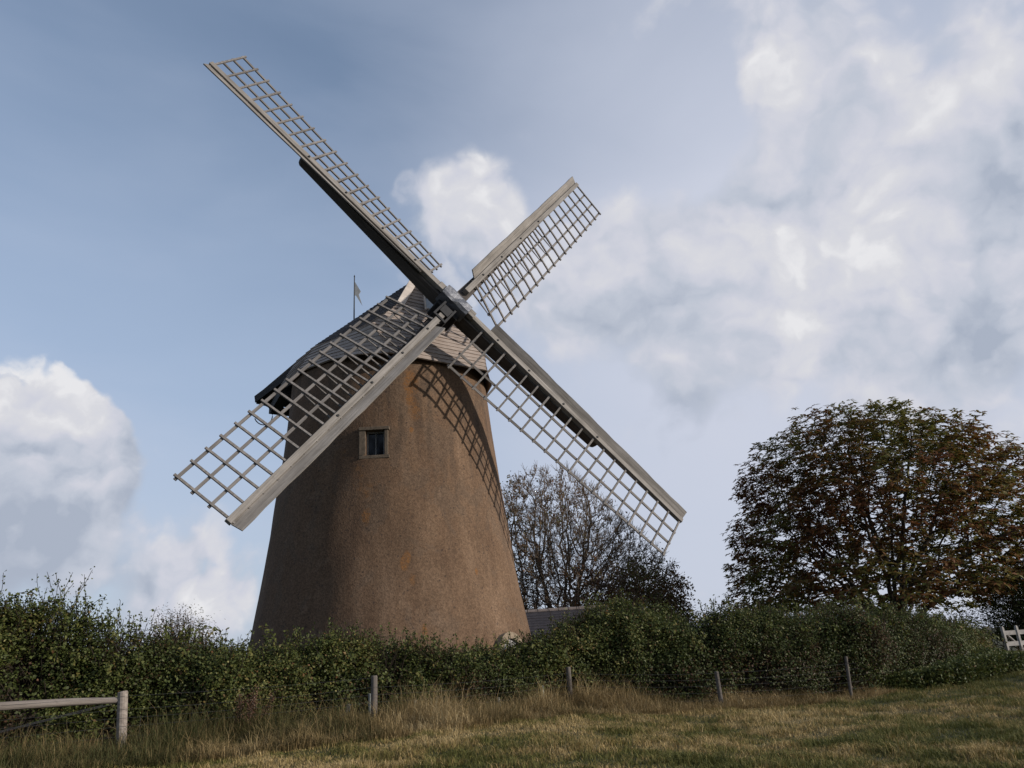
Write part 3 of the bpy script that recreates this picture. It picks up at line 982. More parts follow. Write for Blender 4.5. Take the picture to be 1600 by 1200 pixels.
def tree_wood(name, nodes, par, rad, mat, root, nch):
    k = np.where(par >= 0)[0]
    A = nodes[par[k]]; B = nodes[k]
    rb = rad[k]; ra = np.minimum(rad[par[k]], rb * 1.35)
    big = rb > .035
    V1, F1 = prism_mesh(A[big], B[big] + unit(B[big] - A[big]) * .02, ra[big], rb[big], 6)
    V2, F2 = prism_mesh(A[~big], B[~big], ra[~big], rb[~big], 3)
    V = np.concatenate([V1, V2]); F = np.concatenate([F1, F2 + len(V1)])
    return np_mesh(name, V, F, mat, root, smooth=True)

def chestnut():
    r = np.random.default_rng(21)
    base = np.array([16.5, 36.0, .2])
    root = empty('chestnut_tree', base, 'large round-crowned tree with rusty brown and green leaves at the right', 'tree')
    C = np.array([17.1, 36.0, 3.4]); Rx, Ry, Rz = 7.5, 6.4, 8.5
    n = 5200
    d = unit(r.normal(size=(n * 3, 3))); d = d[d[:, 2] > -.16][:n]
    rr = r.random(len(d)) ** .42 * .72 + .28
    lump = 1 + (vnoise(d + 5, 2.6, 3, 3) - .5) * .22
    lump *= ((np.abs(d) ** 2.22).sum(1)) ** (-1 / 2.22) * np.where(d[:, 2] > .9, .985, 1.0)
    sh = np.stack([d[:, 0] * Rx, d[:, 1] * Ry, d[:, 2] * Rz], 1)
    sx = np.sign(sh[:, 0])
    attr = C + sh * (rr * lump)[:, None]
    attr[:, 2] += .10 * np.abs(attr[:, 0] - C[0]) * 0 + .3
    attr = attr[attr[:, 2] > 2.2]
    nodes = [base + np.array([0, 0, .0]), base + np.array([0, 0, .8]), base + np.array([0, 0, 1.5])]
    par = [-1, 0, 1]
    fork = base + np.array([0, 0, 1.6])
    for k in range(15):
        az = 2 * math.pi * k / 15 * 2.4 + r.random() * .4
        el = math.radians([8, 18, 28, 40, 52, 66, 80][k % 7] + r.uniform(-5, 5))
        dd = np.array([math.cos(az) * math.cos(el), math.sin(az) * math.cos(el), math.sin(el)])
        prev = 2
        for s in range(5):
            dd = dd + np.array([0, 0, .05]) + r.normal(size=3) * .05; dd /= np.linalg.norm(dd)
            p = (fork if s == 0 else nodes[prev]) + dd * .42
            nodes.append(p); par.append(prev); prev = len(nodes) - 1
    nodes, par = colonize(attr, nodes, par, .32, 60.0, .42, 90, r)
    rad, nch = branch_radii(par, .012, 2.35)
    rad = np.minimum(rad, .62)
    tree_wood('trunk', nodes, par, rad, M_BARK, root, nch)
    # leaves: palmate hands at outer twig ends
    tips = nodes[rad < .022]
    q = (tips - C) / np.array([Rx, Ry, Rz]); rho = np.linalg.norm(q, axis=1)
    w = np.clip((rho - .42) / .42, .07, 1)
    keep = r.random(len(tips)) < w
    tips = tips[keep]
    hands = np.repeat(tips, 3, 0) + r.normal(size=(len(tips) * 3, 3)) * np.array([.17, .17, .13])
    extra = np.repeat(nodes[rad < .016], 2, 0); extra = extra + r.normal(size=extra.shape) * .14
    extra = extra[np.linalg.norm((extra - C) / np.array([Rx, Ry, Rz]), axis=1) > .60]
    hands = np.concatenate([hands, extra + r.normal(size=extra.shape) * .12])
    out = unit((hands - C) / np.array([Rx, Ry, Rz]))
    nl = 6
    P = np.repeat(hands, nl, 0)
    nr = unit(np.repeat(out * .5 + np.array([0, 0, .9]), nl, 0) + r.normal(size=(len(P), 3)) * .35)
    ang = np.tile(np.arange(nl) * 2 * np.pi / 7, len(hands)) + np.repeat(r.random(len(hands)) * 6.3, nl)
    tg = np.stack([np.cos(ang), np.sin(ang), -.55 + r.normal(size=len(P)) * .25], 1)
    tg = tg - nr * (tg * nr).sum(1, keepdims=True)
    L = r.uniform(.17, .30, len(P)); Wd = L * r.uniform(.34, .48, len(P))
    V, F = leaf_quads(P, L, Wd, nr, r, .2, tg)
    patch = vnoise(hands, .45, 9, 3)
    tn = np.repeat((patch - .5) * 1.7 + .56 + .022 * (hands[:, 0] - C[0]), nl) + r.normal(size=len(P)) * .16
    np_mesh('crown', V, F, M_CHEST, root, tint=tn)
chestnut()

def sparse_tree(base, C, R, seed, label, nattr, leafiness, rname='sparse_tree', stems=2):
    r = np.random.default_rng(seed)
    base = np.array(base, float); C = np.array(C, float); R = np.array(R, float)
    root = empty(rname, base, label, 'tree')
    d = unit(r.normal(size=(nattr * 3, 3))); d = d[d[:, 2] > -.25][:nattr]
    rr = r.random(len(d)) ** .5 * .8 + .2
    lump = 1 + (vnoise(d + 5, 2.4, seed, 3) - .5) * .4
    attr = C + d * R * (rr * lump)[:, None]
    fx = np.clip((attr[:, 0] - C[0]) / R[0], 0, 1.2)
    attr[:, 2] = base[2] + 1.0 + (attr[:, 2] - base[2] - 1.0) * (1 - .42 * fx)
    attr = attr[attr[:, 2] > base[2] + 1.2]
    nodes = [base]; par = [-1]
    for s in range(stems):
        off = np.array([(s - (stems - 1) / 2) * 1.1, 0, 0])
        prev = 0
        for k in range(1, 5):
            nodes.append(base + off * k / 4 + np.array([0, 0, .4 * k]) + r.normal(size=3) * .03); par.append(prev); prev = len(nodes) - 1
        for k in range(7):
            az = 6.28 * k / 7 * 2 + s; el = math.radians([8, 30, 58][k % 3] + r.uniform(-6, 6))
            dd = np.array([math.cos(az) * math.cos(el), math.sin(az) * math.cos(el), math.sin(el)]); pv = prev
            for q in range(4):
                nodes.append(nodes[pv] + dd * .35 + r.normal(size=3) * .04); par.append(pv); pv = len(nodes) - 1
    nodes, par = colonize(attr, nodes, par, .24, 60.0, .26, 100, r)
    rad, nch = branch_radii(par, .011, 2.3)
    rad = np.minimum(rad, .40)
    tree_wood('trunk', nodes, par, rad, M_BARK2, root, nch)
    # fine end twigs
    tip = np.where(rad < .016)[0]
    n = len(tip) * 5
    A = nodes[np.repeat(tip, 5)]
    dr = unit(A - C) * .7 + r.normal(size=(n, 3)) * .6 + np.array([0, 0, .35])
    B = A + unit(dr) * r.uniform(.2, .45, (n, 1))
    V, F = prism_mesh(A, B, np.full(n, .011), np.full(n, .006), 3)
    np_mesh('twigs', V, F, M_BARK2, root)
    hp = np.concatenate([B, nodes[tip]])
    rel = (hp - C) / R
    w = leafiness(hp, rel, r)
    hp = hp[r.random(len(hp)) < w]
    P = np.repeat(hp, 5, 0) + r.normal(size=(len(hp) * 5, 3)) * .12
    L = r.uniform(.09, .17, len(P)); Wd = L * .6
    V, F = leaf_quads(P, L, Wd, unit(r.normal(size=P.shape) + np.array([0, 0, .6])), r)
    tn = .35 + (vnoise(P, .5, seed, 2) - .5) * 1.2 + r.normal(size=len(P)) * .2 + (P[:, 0] < C[0]) * .15
    np_mesh('crown', V, F, M_SPARSE, root, tint=tn)
sparse_tree((1.4, 38, .2), (2.1, 38, 3.9), (5.7, 4.6, 6.6), 5, 'half bare tree with fine twigs behind the windmill and its outbuilding', 6000,
            lambda p, q, r: np.clip(.02 + 1.9 * np.clip(.30 - q[:, 2], 0, 1) * np.clip(q[:, 0] + .25, 0, 1.2) + .05 * (q[:, 0] < -.3), 0, .95))

# ------------------------------------------------------------------ hedge
HP = np.array([(-17, 11.0, 3.3), (-12.5, 13.7, 3.25), (-10.5, 14.9, 3.0), (-9.4, 15.5, 2.85), (-8.3, 16.1, 2.55), (-7.2, 16.6, 2.2), (-5.7, 17.2, 2.05), (-4.6, 17.7, 2.12), (-3.3, 18.2, 2.1),
               (-2.4, 18.7, 1.66), (-1.3, 19.3, 1.50), (-.5, 19.8, 1.62), (.7, 20.4, 2.10), (2.3, 21.2, 2.70), (3.4, 21.2, 2.15), (4.2, 21.3, 1.82), (4.9, 21.4, 2.2),
               (6.2, 21.7, 2.15), (7.7, 22.2, 2.05), (9.9, 23.4, 2.1), (12, 25.2, 1.95), (13.6, 26.9, 1.6), (14.8, 28.3, 1.45)])
def path_eval(s):
    seg = np.hypot(np.diff(HP[:, 0]), np.diff(HP[:, 1])); cum = np.concatenate([[0], np.cumsum(seg)])
    x = np.interp(s, cum, HP[:, 0]); y = np.interp(s, cum, HP[:, 1]); z = np.interp(s, cum, HP[:, 2])
    e = .3
    tx = np.interp(s + e, cum, HP[:, 0]) - np.interp(s - e, cum, HP[:, 0]); ty = np.interp(s + e, cum, HP[:, 1]) - np.interp(s - e, cum, HP[:, 1])
    l = np.hypot(tx, ty) + 1e-9
    return x, y, z, tx / l, ty / l
HLEN = np.hypot(np.diff(HP[:, 0]), np.diff(HP[:, 1])).sum()

def hedge_surface(s, a, seed=1):
    """a in 0..1 runs from the front foot over the top to the back foot; returns point and outward normal"""
    x, y, top, tx, ty = path_eval(s)
    g = ground_z(x, y)
    nx_, ny_ = ty, -tx                      # towards the camera side
    bul = (vnoise(np.stack([s, a * 3.2], 1), .75, seed, 3) - .5) * 1.5
    top = top + (vnoise(np.stack([s, s * 0], 1), .9, seed + 3, 3) - .5) * .55
    half = .98 + bul * .75
    th = a * np.pi
    cx = np.cos(th); sx = np.sin(th)
    ex = np.sign(cx) * np.abs(cx) ** .55; ez = np.abs(sx) ** .6
    px_ = x + nx_ * ex * half; py_ = y + ny_ * ex * half; pz_ = g + (top - g) * ez * (1 + bul * .10)
    N = unit(np.stack([nx_ * cx, ny_ * cx, sx * .8 + .15], 1))
    return np.stack([px_, py_, pz_], 1), N

def build_hedge():
    r = np.random.default_rng(11)
    root = empty('hedge', (float(HP[8, 0]), float(HP[8, 1]), .3), 'long overgrown field hedge of dark green hawthorn leaves running across the picture', 'hedge')
    # inner wood and shade: dense twigs, plus leaves in clumps on the outside
    ncl = 34000
    s = r.uniform(0, HLEN, ncl); a = np.clip(r.beta(1.0, 1.6, ncl) * .95, 0, 1)
    P, N = hedge_surface(s, a)
    depth = r.random(ncl) ** 1.6 * .55
    P = P - N * depth[:, None] + r.normal(size=P.shape) * .05
    hole = vnoise(np.stack([s, P[:, 2]], 1), 1.3, 14, 2)
    keep = r.random(ncl) < np.clip((hole - .24) * 5, .22, 1)
    lowf = np.clip((P[:, 2] - .3) / .4, .0, 1); keep &= r.random(ncl) < (.6 + .4 * lowf)
    P, N, depth, s = P[keep], N[keep], depth[keep], s[keep]
    k = 20
    nl = len(P) * k
    Q = np.repeat(P, k, 0) + r.normal(size=(nl, 3)) * np.array([.10, .10, .085])
    Nn = unit(np.repeat(N, k, 0) * .8 + np.array([0, 0, .5]) + r.normal(size=(nl, 3)) * .65)
    L = r.uniform(.035, .070, nl) * np.repeat(.8 + .55 * vnoise(np.stack([s, P[:, 2]], 1), .45, 77, 2), k); Wd = L * r.uniform(.5, .85, nl)
    V, F = leaf_quads(Q, L, Wd, Nn, r)
    pt = vnoise(np.stack([s, P[:, 2] * 1.3, P[:, 1] * .2], 1), .8, 23, 3)
    cl_ = r.normal(size=len(P)) * .10
    big = vnoise(np.stack([s, P[:, 2] * .6], 1), .28, 29, 2)
    tn = .44 + np.repeat((pt - .5) * 1.35 + (big - .5) * .7 + cl_, k) + r.normal(size=nl) * .15 + (r.random(nl) < .035) * .45
    m = Q[:, 2] > ground_z(Q[:, 0], Q[:, 1]) + .06
    F = F[m]; tn = tn[m]
    np_mesh('foliage', V, F, M_HEDGE, root, tint=tn)
    # woody core
    n = 15000
    s = r.uniform(0, HLEN, n); a = r.uniform(.0, .95, n)
    P, N = hedge_surface(s, a)
    A = P - N * r.uniform(.25, .7, (n, 1)); A[:, 2] = np.maximum(A[:, 2] - .2, .3)
    B = P - N * .12 + r.normal(size=(n, 3)) * .2
    V, F = prism_mesh(A, B, r.uniform(.008, .02, n), r.uniform(.003, .008, n), 3)
    # dense dark heart of the hedge so the light does not come through it
    ss = np.linspace(0, HLEN, 240); aa = np.linspace(0.0, 1, 15)
    S, Aa = np.meshgrid(ss, aa, indexing='ij')
    Pc, Nc = hedge_surface(S.ravel(), Aa.ravel())
    Pc = Pc - Nc * (.42 + .15 * r.random((len(Pc), 1)))
    Pc[:, 2] -= .12
    i, j = np.meshgrid(np.arange(239), np.arange(14), indexing='ij')
    q = (i * 15 + j).ravel()
    Fc = np.stack([q, q + 15, q + 16, q + 1], 1)
    V = np.concatenate([V, Pc]); F = np.concatenate([F, Fc + len(V) - len(Pc)])
    np_mesh('branches', V, F, M_TWIG, root)
    # long shoots reaching out of the top
    SA_, SB_, lv, lt = [], [], [], []
    def shoot(p, d, ln, leafy=1.0):
        nseg = 8; cur = np.array(p); dd = np.array(d, float)
        for k_ in range(nseg):
            dd = dd + r.normal(size=3) * .10; dd /= np.linalg.norm(dd)
            nx = cur + dd * ln / nseg
            SA_.append(cur); SB_.append(nx)
            for m_ in range(int(3 * leafy + r.random())):
                lv.append(cur + (nx - cur) * r.random() + r.normal(size=3) * .03); lt.append(dd + r.normal(size=3) * .9)
            cur = nx
    for _ in range(620):
        s0 = r.uniform(0, HLEN); a0 = r.uniform(.30, .62)
        p, nn = hedge_surface(np.array([s0]), np.array([a0]))
        shoot(p[0] - nn[0] * .1, nn[0] * .35 + np.array([0, 0, 1.0]), r.uniform(.25, .65) * (1.25 if HP[0, 0] + s0 < -9 else 1), 1.0)
    for (x, y, h) in [(-9.75, 15.9, 3.55), (-9.55, 15.9, 3.85), (-9.35, 15.8, 4.0), (-9.2, 15.9, 3.75), (-9.05, 15.9, 3.4), (-10.4, 15.5, 3.8), (-10.25, 15.5, 3.55), (-8.75, 16.1, 3.1), (-7.9, 16.5, 2.85),
                      (-7.4, 16.7, 2.65), (5.0, 22.8, 2.75), (4.6, 22.6, 2.5), (7.6, 23.9, 2.6), (9.0, 24.5, 2.65), (4.05, 22.4, 2.35), (6.0, 23.1, 2.75), (11.6, 26.2, 2.55), (12.2, 26.6, 2.4)]:
        for q_ in range(3):
            b = np.array([x, y, h - 1.35]); shoot(b + r.normal(size=3) * .1, np.array([r.normal() * .22, r.normal() * .15, 1]), 1.35 * r.uniform(.7, 1.05), 1.0)
    bl, bt = [], []
    for _ in range(150):
        s0 = r.uniform(0, HLEN)
        p, nn = hedge_surface(np.array([s0]), np.array([r.uniform(.12, .5)]))
        cur = p[0] - nn[0] * .15; dd = nn[0] * .8 + np.array([r.normal() * .7, 0, .9]); ln = r.uniform(.5, 1.1)
        for k_ in range(9):
            dd = dd / np.linalg.norm(dd); nx = cur + dd * ln / 9
            SA_.append(cur); SB_.append(nx)
            for m_ in range(4):
                bl.append(cur + (nx - cur) * r.random() + r.normal(size=3) * .04); bt.append(dd + r.normal(size=3) * .9 - np.array([0, 0, .4]))
            dd = dd + np.array([0, 0, -.27]) + r.normal(size=3) * .06; cur = nx
    bl = np.array(bl); bt = np.array(bt); nb = len(bl)
    V, F = leaf_quads(bl, r.uniform(.06, .115, nb), r.uniform(.045, .075, nb), unit(r.normal(size=(nb, 3)) * .5 + np.array([.2, -.3, .9])), r, .2, bt)
    np_mesh('bramble_leaves', V, F, M_HEDGE, root, tint=.66 + r.normal(size=nb) * .14)
    SA_, SB_ = np.array(SA_), np.array(SB_)
    V, F = prism_mesh(SA_, SB_, np.full(len(SA_), .007), np.full(len(SA_), .005), 3)
    np_mesh('shoots', V, F, M_TWIG, root)
    lv = np.array(lv); lt = np.array(lt); n = len(lv)
    V, F = leaf_quads(lv, r.uniform(.04, .08, n), r.uniform(.03, .05, n), unit(r.normal(size=(n, 3))), r, .25, lt)
    np_mesh('shoot_leaves', V, F, M_HEDGE, root, tint=.45 + r.normal(size=n) * .2)
build_hedge()

def bush(name, label, c, R, seed, ncl, mat, tint0, leaf=(.05, .09), cat='bush', spread=.13, k=16, stem_h=None):
    r = np.random.default_rng(seed)
    c = np.array(c, float); R = np.array(R, float)
    root = empty(name, (c[0], c[1], float(ground_z(c[0], c[1]))), label, cat)
    d = unit(r.normal(size=(ncl, 3))); d[:, 2] = np.abs(d[:, 2]) * 1.1 - .1; d = unit(d)
    lump = 1 + (vnoise(d * 2 + 9, 1.3, seed, 3) - .5) * .7
    rho = r.random(ncl) ** .45 * .93
    P = c + d * R * (lump * rho)[:, None]
    P[:, 2] = np.maximum(P[:, 2], .35)
    nl = ncl * k
    Q = np.repeat(P, k, 0) + r.normal(size=(nl, 3)) * spread
    Nn = unit(np.repeat(d, k, 0) * .6 + np.array([0, 0, .6]) + r.normal(size=(nl, 3)) * .6)
    L = r.uniform(leaf[0], leaf[1], nl)
    V, F = leaf_quads(Q, L, L * .62, Nn, r)
    tn = tint0 + np.repeat((vnoise(P, .9, seed, 3) - .5) * .9, k) + r.normal(size=nl) * .16
    np_mesh('foliage', V, F, mat, root, tint=tn)
    n = 700
    A = np.repeat(np.array([[c[0], c[1], .3]]), n, 0) + r.normal(size=(n, 3)) * np.array([.25 * R[0], .25 * R[1], .02])
    dd = unit(r.normal(size=(n, 3))); dd[:, 2] = np.abs(dd[:, 2])
    B = c + dd * R * r.uniform(.4, 1.0, (n, 1))
    Mm = (A + B) / 2 + r.normal(size=(n, 3)) * .12 * R
    V1, F1 = prism_mesh(A, Mm, np.full(n, .022), np.full(n, .014), 3)
    V2, F2 = prism_mesh(Mm, B, np.full(n, .014), np.full(n, .006), 3)
    np_mesh('stems', np.concatenate([V1, V2]), np.concatenate([F1, F2 + len(V1)]), M_TWIG, root)
bush('bush', 'dark rounded bush growing behind the pale wooden gate at the far right', (20.6, 31.6, 1.2), (3.6, 2.2, 3.0), 31, 2600, M_HEDGE, .30)
bush('bush', 'purplish grey bare topped bush behind the hedge left of the tower', (-9.0, 20.5, 1.5), (1.2, 1.1, 1.8), 32, 900, M_SPARSE, .55, (.03, .06))
bush('bush', 'bright green shrub rising above the hedge beside the slate roof', (2.5, 23.4, 1.2), (1.25, 1.0, 1.75), 33, 1500, M_HEDGE, .55, (.05, .085))
bush('bush', 'olive shrub with arching shoots bulging above the hedge under the sparse tree', (3.6, 24.2, 1.2), (1.9, 1.0, 1.7), 34, 1500, M_HEDGE, .42, (.05, .085))
bush('bush', 'grey green hawthorn standing behind the hedge at the foot of the rusty tree', (10.4, 27.2, 1.0), (3.4, 1.1, 1.55), 35, 1800, M_HEDGE, .38, (.05, .08))

# ------------------------------------------------------------------ fence, tree guards, gate
def gz(x, y): return float(ground_z(np.array([x]), np.array([y]))[0])
fence = empty('wire_fence', (-3.2, 16.55, gz(-3.2, 16.55)), 'stock fence of round posts and wire along the foot of the hedge', 'fence')
POSTS = [(-13.0, 11.9, 1.12, .085, 0, 0), (-7.26, 14.6, 1.14, .088, -.09, 0), (-3.20, 16.57, 1.06, .066, 0, .0), (.88, 19.25, .98, .062, .0, 0), (4.5, 19.85, .88, .055, -.02, 0), (8.1, 21.15, 1.02, .045, .06, 0), (12.0, 23.9, .95, .05, .03, 0)]
ptop = []
for (x, y, h, rr, lx, ly) in POSTS:
    z0 = gz(x, y)
    mb = MB()
    pts = [(x - lx * .2, y, z0 - .25), (x, y, z0), (x + lx * .35, y, z0 + h * .35), (x + lx * .7, y, z0 + h * .7), (x + lx * .97, y, z0 + h * .985), (x + lx, y, z0 + h)]
    mb.tube(pts, [rr * 1.02, rr * 1.02, rr, rr * .98, rr * .97, rr * .84], 14, .02)
    mb.build('post', M_RAIL if rr > .08 else M_POST, fence, Matrix.Translation((x, y, z0)) if False else None, smooth=False)
    ptop.append((Vector((x, y, z0)), h))
# heavy strainer rail on the left and its tension wire
a0, a1 = ptop[0], ptop[1]
pa = a0[0] + Vector((.2, 0, 1.10)); pb = a1[0] + Vector((-.14, -.02, .99))
mb = MB()
pts = [pa.lerp(pb, t) + Vector((0, 0, .015 * math.sin(t * 9))) for t in np.linspace(0, 1, 9)]
mb.tube(pts, [.078, .08, .078, .076, .076, .074, .07, .066, .052], 14, .02)
rl = MB(); rl.v, rl.f = mb.v, mb.f
d_ = (pb - pa); ang = math.atan2(d_.y, d_.x)
mwr = Matrix.Translation(pa) @ Matrix.Rotation(ang, 4, 'Z')
inv = mwr.inverted()
rl.v = [tuple(inv @ Vector(v)) for v in mb.v]
rl.build('rail', M_RAIL, fence, mwr)
def wire(p, q, sag=.03, r=.004, name='wire'):
    mb = MB()
    mb.tube([p.lerp(q, t) - Vector((0, 0, sag * 4 * t * (1 - t))) for t in np.linspace(0, 1, 9)], r, 4)
    return mb.build(name, M_WIRE, fence)
for i in range(len(ptop) - 1):
    (p, hp_), (q, hq) = ptop[i], ptop[i + 1]
    ofs = Vector((0, -.075, 0))
    for zt in (1.06, .84, .70, .56, .40, .24):
        if zt < min(hp_, hq) + .05:
            wire(p + ofs + Vector((0, 0, min(zt, hp_ - .04))), q + ofs + Vector((0, 0, min(zt, hq - .04))), .02 + .02 * random.random(), .0022)
# upright strands of the stock netting, joined by its own thin top and bottom lines, one part per bay
for i in range(4):
    (p, hp_), (q, hq) = ptop[i], ptop[i + 1]
    n = int((q - p).length / .28)
    mb = MB(); prev = None
    for k in range(1, n):
        b = p.lerp(q, k / n) + Vector((0, -.072, 0)); b.z = gz(b.x, b.y)
        c = [b + Vector((0, 0, .05)), b + Vector((0, 0, .72))]
        if k % 2: c.reverse()
        mb.v += []
        prev = (prev or []) + c
    mb.tube(prev, .0016, 3)
    mb.build('netting', M_WIRE, fence)
wire(pa.lerp(pb, .985) + Vector((0, -.06, -.06)), a0[0].lerp(a1[0], .35) + Vector((0, -.1, .18)), 0, .006, 'brace_wire')
wire(pa.lerp(pb, .965) + Vector((0, -.06, -.06)), a0[0].lerp(a1[0], .33) + Vector((0, -.1, .16)), 0, .006, 'brace_wire')

GUARDS = [(-5.2, 17.35 - 1.0, .50, -.16, 'pale tree guard leaning left, half sunk in grass, furthest left along the hedge foot'),
          (-3.86, 16.75, .56, .20, 'pale plastic tree guard leaning right, left of the middle fence post'),
          (-3.36, 16.95, .72, .01, 'upright pale tree guard tight against the left side of a fence post'),
          (-2.45, 17.5, .52, -.10, 'short pale tree guard leaning left just right of the fence post'),
          (-.75, 18.6, .45, -.07, 'small pale tree guard in long dry grass between two fence posts'),
          (.22, 19.1, .62, .03, 'thin buff tree guard half hidden in weeds left of a fence post')]
for (x, y, h, lean, lb) in GUARDS:
    z0 = gz(x, y)
    mb = MB()
    n = 12
    R_ = .042
    lo = [[(R_ * math.cos(6.283 * k / n), R_ * math.sin(6.283 * k / n), z) for k in range(n)] for z in (-.05, h * .5, h)]
    inn = [[((R_ - .006) * math.cos(6.283 * k / n), (R_ - .006) * math.sin(6.283 * k / n), z) for k in range(n)] for z in (h, h * .5)]
    mb.loft(lo + inn, close=True)
    o = mb.build('tree_guard', M_GUARD, None, Matrix.Translation((x, y, z0)) @ Matrix.Rotation(lean, 4, 'Y'))
    tag(o, lb, 'tree guard', 'plastic tree guards along the hedge foot')

def gate():
    P0 = Vector((16.05, 27.5, gz(16.05, 27.5)))
    root = empty('gate', P0, 'pale weathered wooden field gate at the right end of the hedge', 'gate')
    ax = Vector((.97, .20, 0)).normalized()
    mw = frame(ax, Vector((-ax.y, ax.x, 0)), CW, P0)
    for x in (0.0, .55):
        mb = MB(); mb.loft([[(x - .035, -.05, .02), (x + .035, -.05, .02), (x + .035, .05, .02), (x - .035, .05, .02)],
                            [(x - .035, -.05, 1.16), (x + .035, -.05, 1.16), (x + .035, .05, 1.16), (x - .035, .05, 1.16)],
                            [(x - .02, -.03, 1.22), (x + .02, -.03, 1.22), (x + .02, .03, 1.22), (x - .02, .03, 1.22)]])
        mb.build('stile', M_GATE, root, mw)
    for z in (.20, .58, .93):
        mb = MB(); mb.box((.037, -.025, z), (2.6, .025, z + .14)); mb.build('gate_rail', M_GATE, root, mw)
    mb = MB(); mb.beam((.1, .045, 1.0), (1.0, .045, .1), .035, .09, up=(0, 1, 0)); mb.build('gate_brace', M_GATE, root, mw)
    for (x, y, h, lb) in ((15.62, 27.7, 1.22, 'mossy square gate post beside the pale gate, the taller of two'), (15.3, 27.35, .92, 'short dark square post left of the gate post')):
        mb = MB(); z0 = gz(x, y)
        mb.loft([[(-.09, -.09, -.2), (.09, -.09, -.2), (.09, .09, -.2), (-.09, .09, -.2)], [(-.085, -.085, h), (.085, -.085, h), (.085, .085, h), (-.085, .085, h)], [(-.07, -.07, h + .02), (.07, -.07, h + .02), (.07, .07, h + .02), (-.07, .07, h + .02)]])
        o = mb.build('gate_post', M_POST, None, Matrix.Translation((x, y, z0)))
        tag(o, lb, 'post')
gate()

# ------------------------------------------------------------------ grass
FENCE_XY = np.array([(p[0].x, p[0].y) for p in ptop] + [(20.0, 29.5), (40, 34)])
FENCE_XY = np.concatenate([[(-30, 4.0)], FENCE_XY])
def fence_y(x): return np.interp(x, FENCE_XY[:, 0], FENCE_XY[:, 1])

def blades(P, h, w, lean, r, tint, name, mat, label=None):
    n = len(P)
    az = r.uniform(0, 2 * np.pi, n)
    wd = np.stack([np.cos(az), np.sin(az), np.zeros(n)], 1)
    ld = np.stack([np.cos(az + 1.57 + r.normal(size=n) * .6), np.sin(az + 1.57 + r.normal(size=n) * .6), np.zeros(n)], 1) * lean[:, None]
    up = np.array([0, 0, 1.])
    b0 = P - wd * w[:, None] * .5; b1 = P + wd * w[:, None] * .5
    mid = P + (up * .62 + ld * .30) * h[:, None]
    m0 = mid - wd * w[:, None] * .38; m1 = mid + wd * w[:, None] * .38
    tp = P + (up * (1 - .25 * np.clip(lean, 0, 2))[:, None] + ld) * h[:, None]
    t0 = tp - wd * w[:, None] * .08; t1 = tp + wd * w[:, None] * .08
    V = np.stack([b0, b1, m1, m0, t1, t0], 1).reshape(-1, 3)
    k = (np.arange(n) * 6)[:, None]
    F = np.concatenate([k + np.array([[0, 1, 2, 3]]), k + np.array([[3, 2, 4, 5]])], 1).reshape(-1, 4)
    return tag(np_mesh(name, V, F, mat, tint=np.repeat(tint, 2)), label, None, None, 'stuff')

def frust_points(n, y0, y1, r, pw=1.0):
    y = y0 + (y1 - y0) * r.random(n) ** pw
    x = (r.random(n) * 2 - 1) * (.75 * y + 1.5)
    return x, y

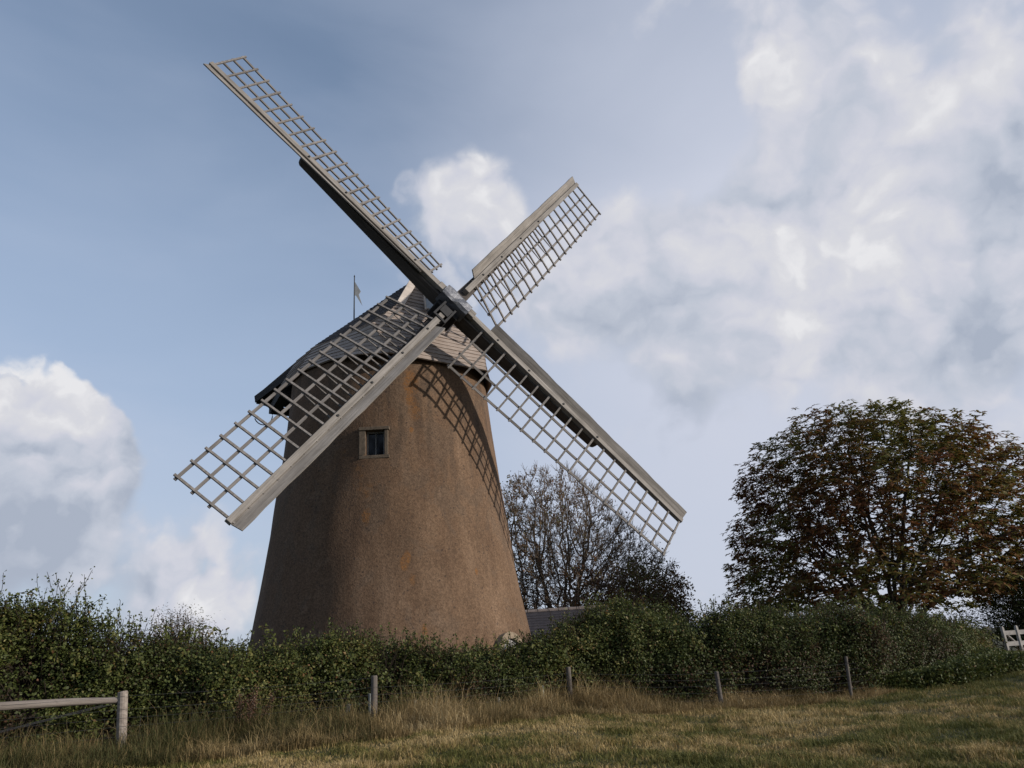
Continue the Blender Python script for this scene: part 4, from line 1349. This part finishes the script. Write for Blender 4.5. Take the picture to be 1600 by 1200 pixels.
def build_grass():
    r = np.random.default_rng(41)
    # mown meadow
    x, y = frust_points(620000, 7.0, 30, r, 1.25)
    m = (y < fence_y(x) + .2) & (y < 31)
    x, y = x[m], y[m]
    tuss = vnoise(np.stack([x, y], 1), 1.9, 61, 3)
    P = np.stack([x, y, ground_z(x, y) - .01], 1)
    h = (.035 + .22 * np.clip(tuss - .36, 0, 1)) * r.uniform(.5, 1.6, len(x))
    patch = vnoise(np.stack([x, y * .8], 1), .55, 62, 3)
    pt2 = vnoise(np.stack([x, y], 1), 2.2, 63, 2)
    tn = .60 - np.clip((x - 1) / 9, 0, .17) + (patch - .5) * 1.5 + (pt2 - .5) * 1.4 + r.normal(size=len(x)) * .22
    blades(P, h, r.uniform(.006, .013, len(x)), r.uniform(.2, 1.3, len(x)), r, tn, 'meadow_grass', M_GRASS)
    # long dry grass by the fence
    n = 380000
    x = r.uniform(-14, 17, n)
    wide = np.interp(x, [-14, -6, -2, 1, 4, 8, 17], [3.4, 2.6, 2.6, 1.9, .9, .9, .8])
    t = r.random(n) ** 1.15
    y = fence_y(x) + .45 - t * wide
    tuss = vnoise(np.stack([x, y], 1), 1.1, 71, 3)
    keep = r.random(n) < np.clip((tuss - .22) * 3.2, .15, 1)
    x, y, t, tuss = x[keep], y[keep], t[keep], tuss[keep]
    P = np.stack([x, y, ground_z(x, y) - .02], 1)
    hmax = np.interp(x, [-14, -6, -2, 1, 4, 8, 17], [.70, .74, .86, .74, .46, .42, .42])
    h = hmax * (.66 - .40 * t) * (.45 + .9 * tuss) * r.uniform(.5, 1.35, len(x)) * np.where(r.random(len(x)) < .08, 1.8, 1)
    col = vnoise(np.stack([x, y], 1), .7, 72, 3)
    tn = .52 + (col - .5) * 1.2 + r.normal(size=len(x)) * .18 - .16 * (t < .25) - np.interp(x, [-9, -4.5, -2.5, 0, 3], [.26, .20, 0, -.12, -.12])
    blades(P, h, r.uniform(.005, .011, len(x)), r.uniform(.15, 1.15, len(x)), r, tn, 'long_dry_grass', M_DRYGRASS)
    # nettles and weeds in front of the hedge on the right
    n = 5200
    x = r.uniform(9.0, 19, n)
    y = fence_y(x) + .8 - r.random(n) * np.interp(x, [9, 11.5, 14, 19], [.9, 2.4, 3.0, 3.2])
    hz = np.interp(x, [9, 11.5, 14, 15, 19], [.35, .62, .66, .42, .40]) * (.55 + .7 * vnoise(np.stack([x, y], 1), .9, 81, 2))
    zz = ground_z(x, y)
    k = 16
    Q = np.repeat(np.stack([x, y, zz], 1), k, 0)
    u = r.random(len(Q)) ** .7
    Q[:, 2] += np.repeat(hz, k) * u
    Q[:, :2] += r.normal(size=(len(Q), 2)) * .05
    L = r.uniform(.05, .10, len(Q))
    V, F = leaf_quads(Q, L, L * .5, unit(r.normal(size=Q.shape) * .6 + np.array([0, -.2, .8])), r)
    tag(np_mesh('weed_patch', V, F, M_HEDGE, tint=.50 + r.normal(size=len(Q)) * .18), None, None, None, 'stuff')
build_grass()

def dock():
    r = np.random.default_rng(51)
    p = np.array([-5.35, 15.45, gz(-5.35, 15.45)])
    root = empty('dried_dock_plant', p, 'tall brown dried dock plant standing in the long grass right of the strainer post', 'plant')
    A, B, q = [], [], []
    for s in range(7):
        cur = p + r.normal(size=3) * np.array([.08, .08, 0]); d = unit(np.array([[r.normal() * .14, r.normal() * .14, 1]]))[0]
        hh = r.uniform(.75, 1.0)
        line = [cur]
        for k in range(9):
            nx = cur + d * hh / 9; line.append(nx)
            if k > 3:
                for _ in range(34):
                    q.append(nx + r.normal(size=3) * np.array([.045, .045, .05]))
            d = unit((d + r.normal(size=3) * .06)[None])[0]; cur = nx
        mb = MB(); mb.tube([tuple(c - p) for c in line], .007, 5)
        mb.build('stem', M_TWIG, root, Matrix.Translation(Vector(p)))
    q = np.array(q)
    n = len(q)
    V, F = leaf_quads(q, r.uniform(.02, .04, n), r.uniform(.015, .03, n), unit(r.normal(size=(n, 3))), r)
    np_mesh('seed_heads', V, F, M_DOCK, root, tint=.35 + r.normal(size=n) * .3)
dock()

def umbels():
    r = np.random.default_rng(52)
    spots = [(11.6, 23.2, .62, 'white flower head in the weeds left of the gate, leftmost of the flowers there'), (12.5, 23.6, .66, 'white flower head in the weeds, middle of the flowers near the gate'),
             (13.0, 23.2, .58, 'low white flower head in the weeds nearest the lawn'), (3.0, 20.6, .52, 'tiny white flower at the hedge foot, right of the middle fence posts'), (3.9, 20.7, .5, 'tiny white flower at the hedge foot beside the dark fence post')]
    for (x, y, h, lb) in spots:
        z0 = gz(x, y)
        root = empty('white_flower', (x, y, z0), lb, 'flower', 'white flowers at the hedge foot')
        mb = MB(); mb.tube([(x, y, z0), (x + .01, y, z0 + h * .5), (x, y, z0 + h)], .006, 4); mb.v = [tuple(Vector(v) - Vector((x, y, z0))) for v in mb.v]
        mb.build('stem', M_TWIG, root, Matrix.Translation((x, y, z0)))
        n = 60
        q = np.array([x, y, z0 + h]) + r.normal(size=(n, 3)) * np.array([.018, .018, .008])
        V, F = leaf_quads(q, np.full(n, .016), np.full(n, .013), unit(r.normal(size=(n, 3)) * .3 + np.array([0, -.4, 1])), r)
        np_mesh('flower_head', V, F, M_WFLOWER, root, tint=r.random(n))
umbels()
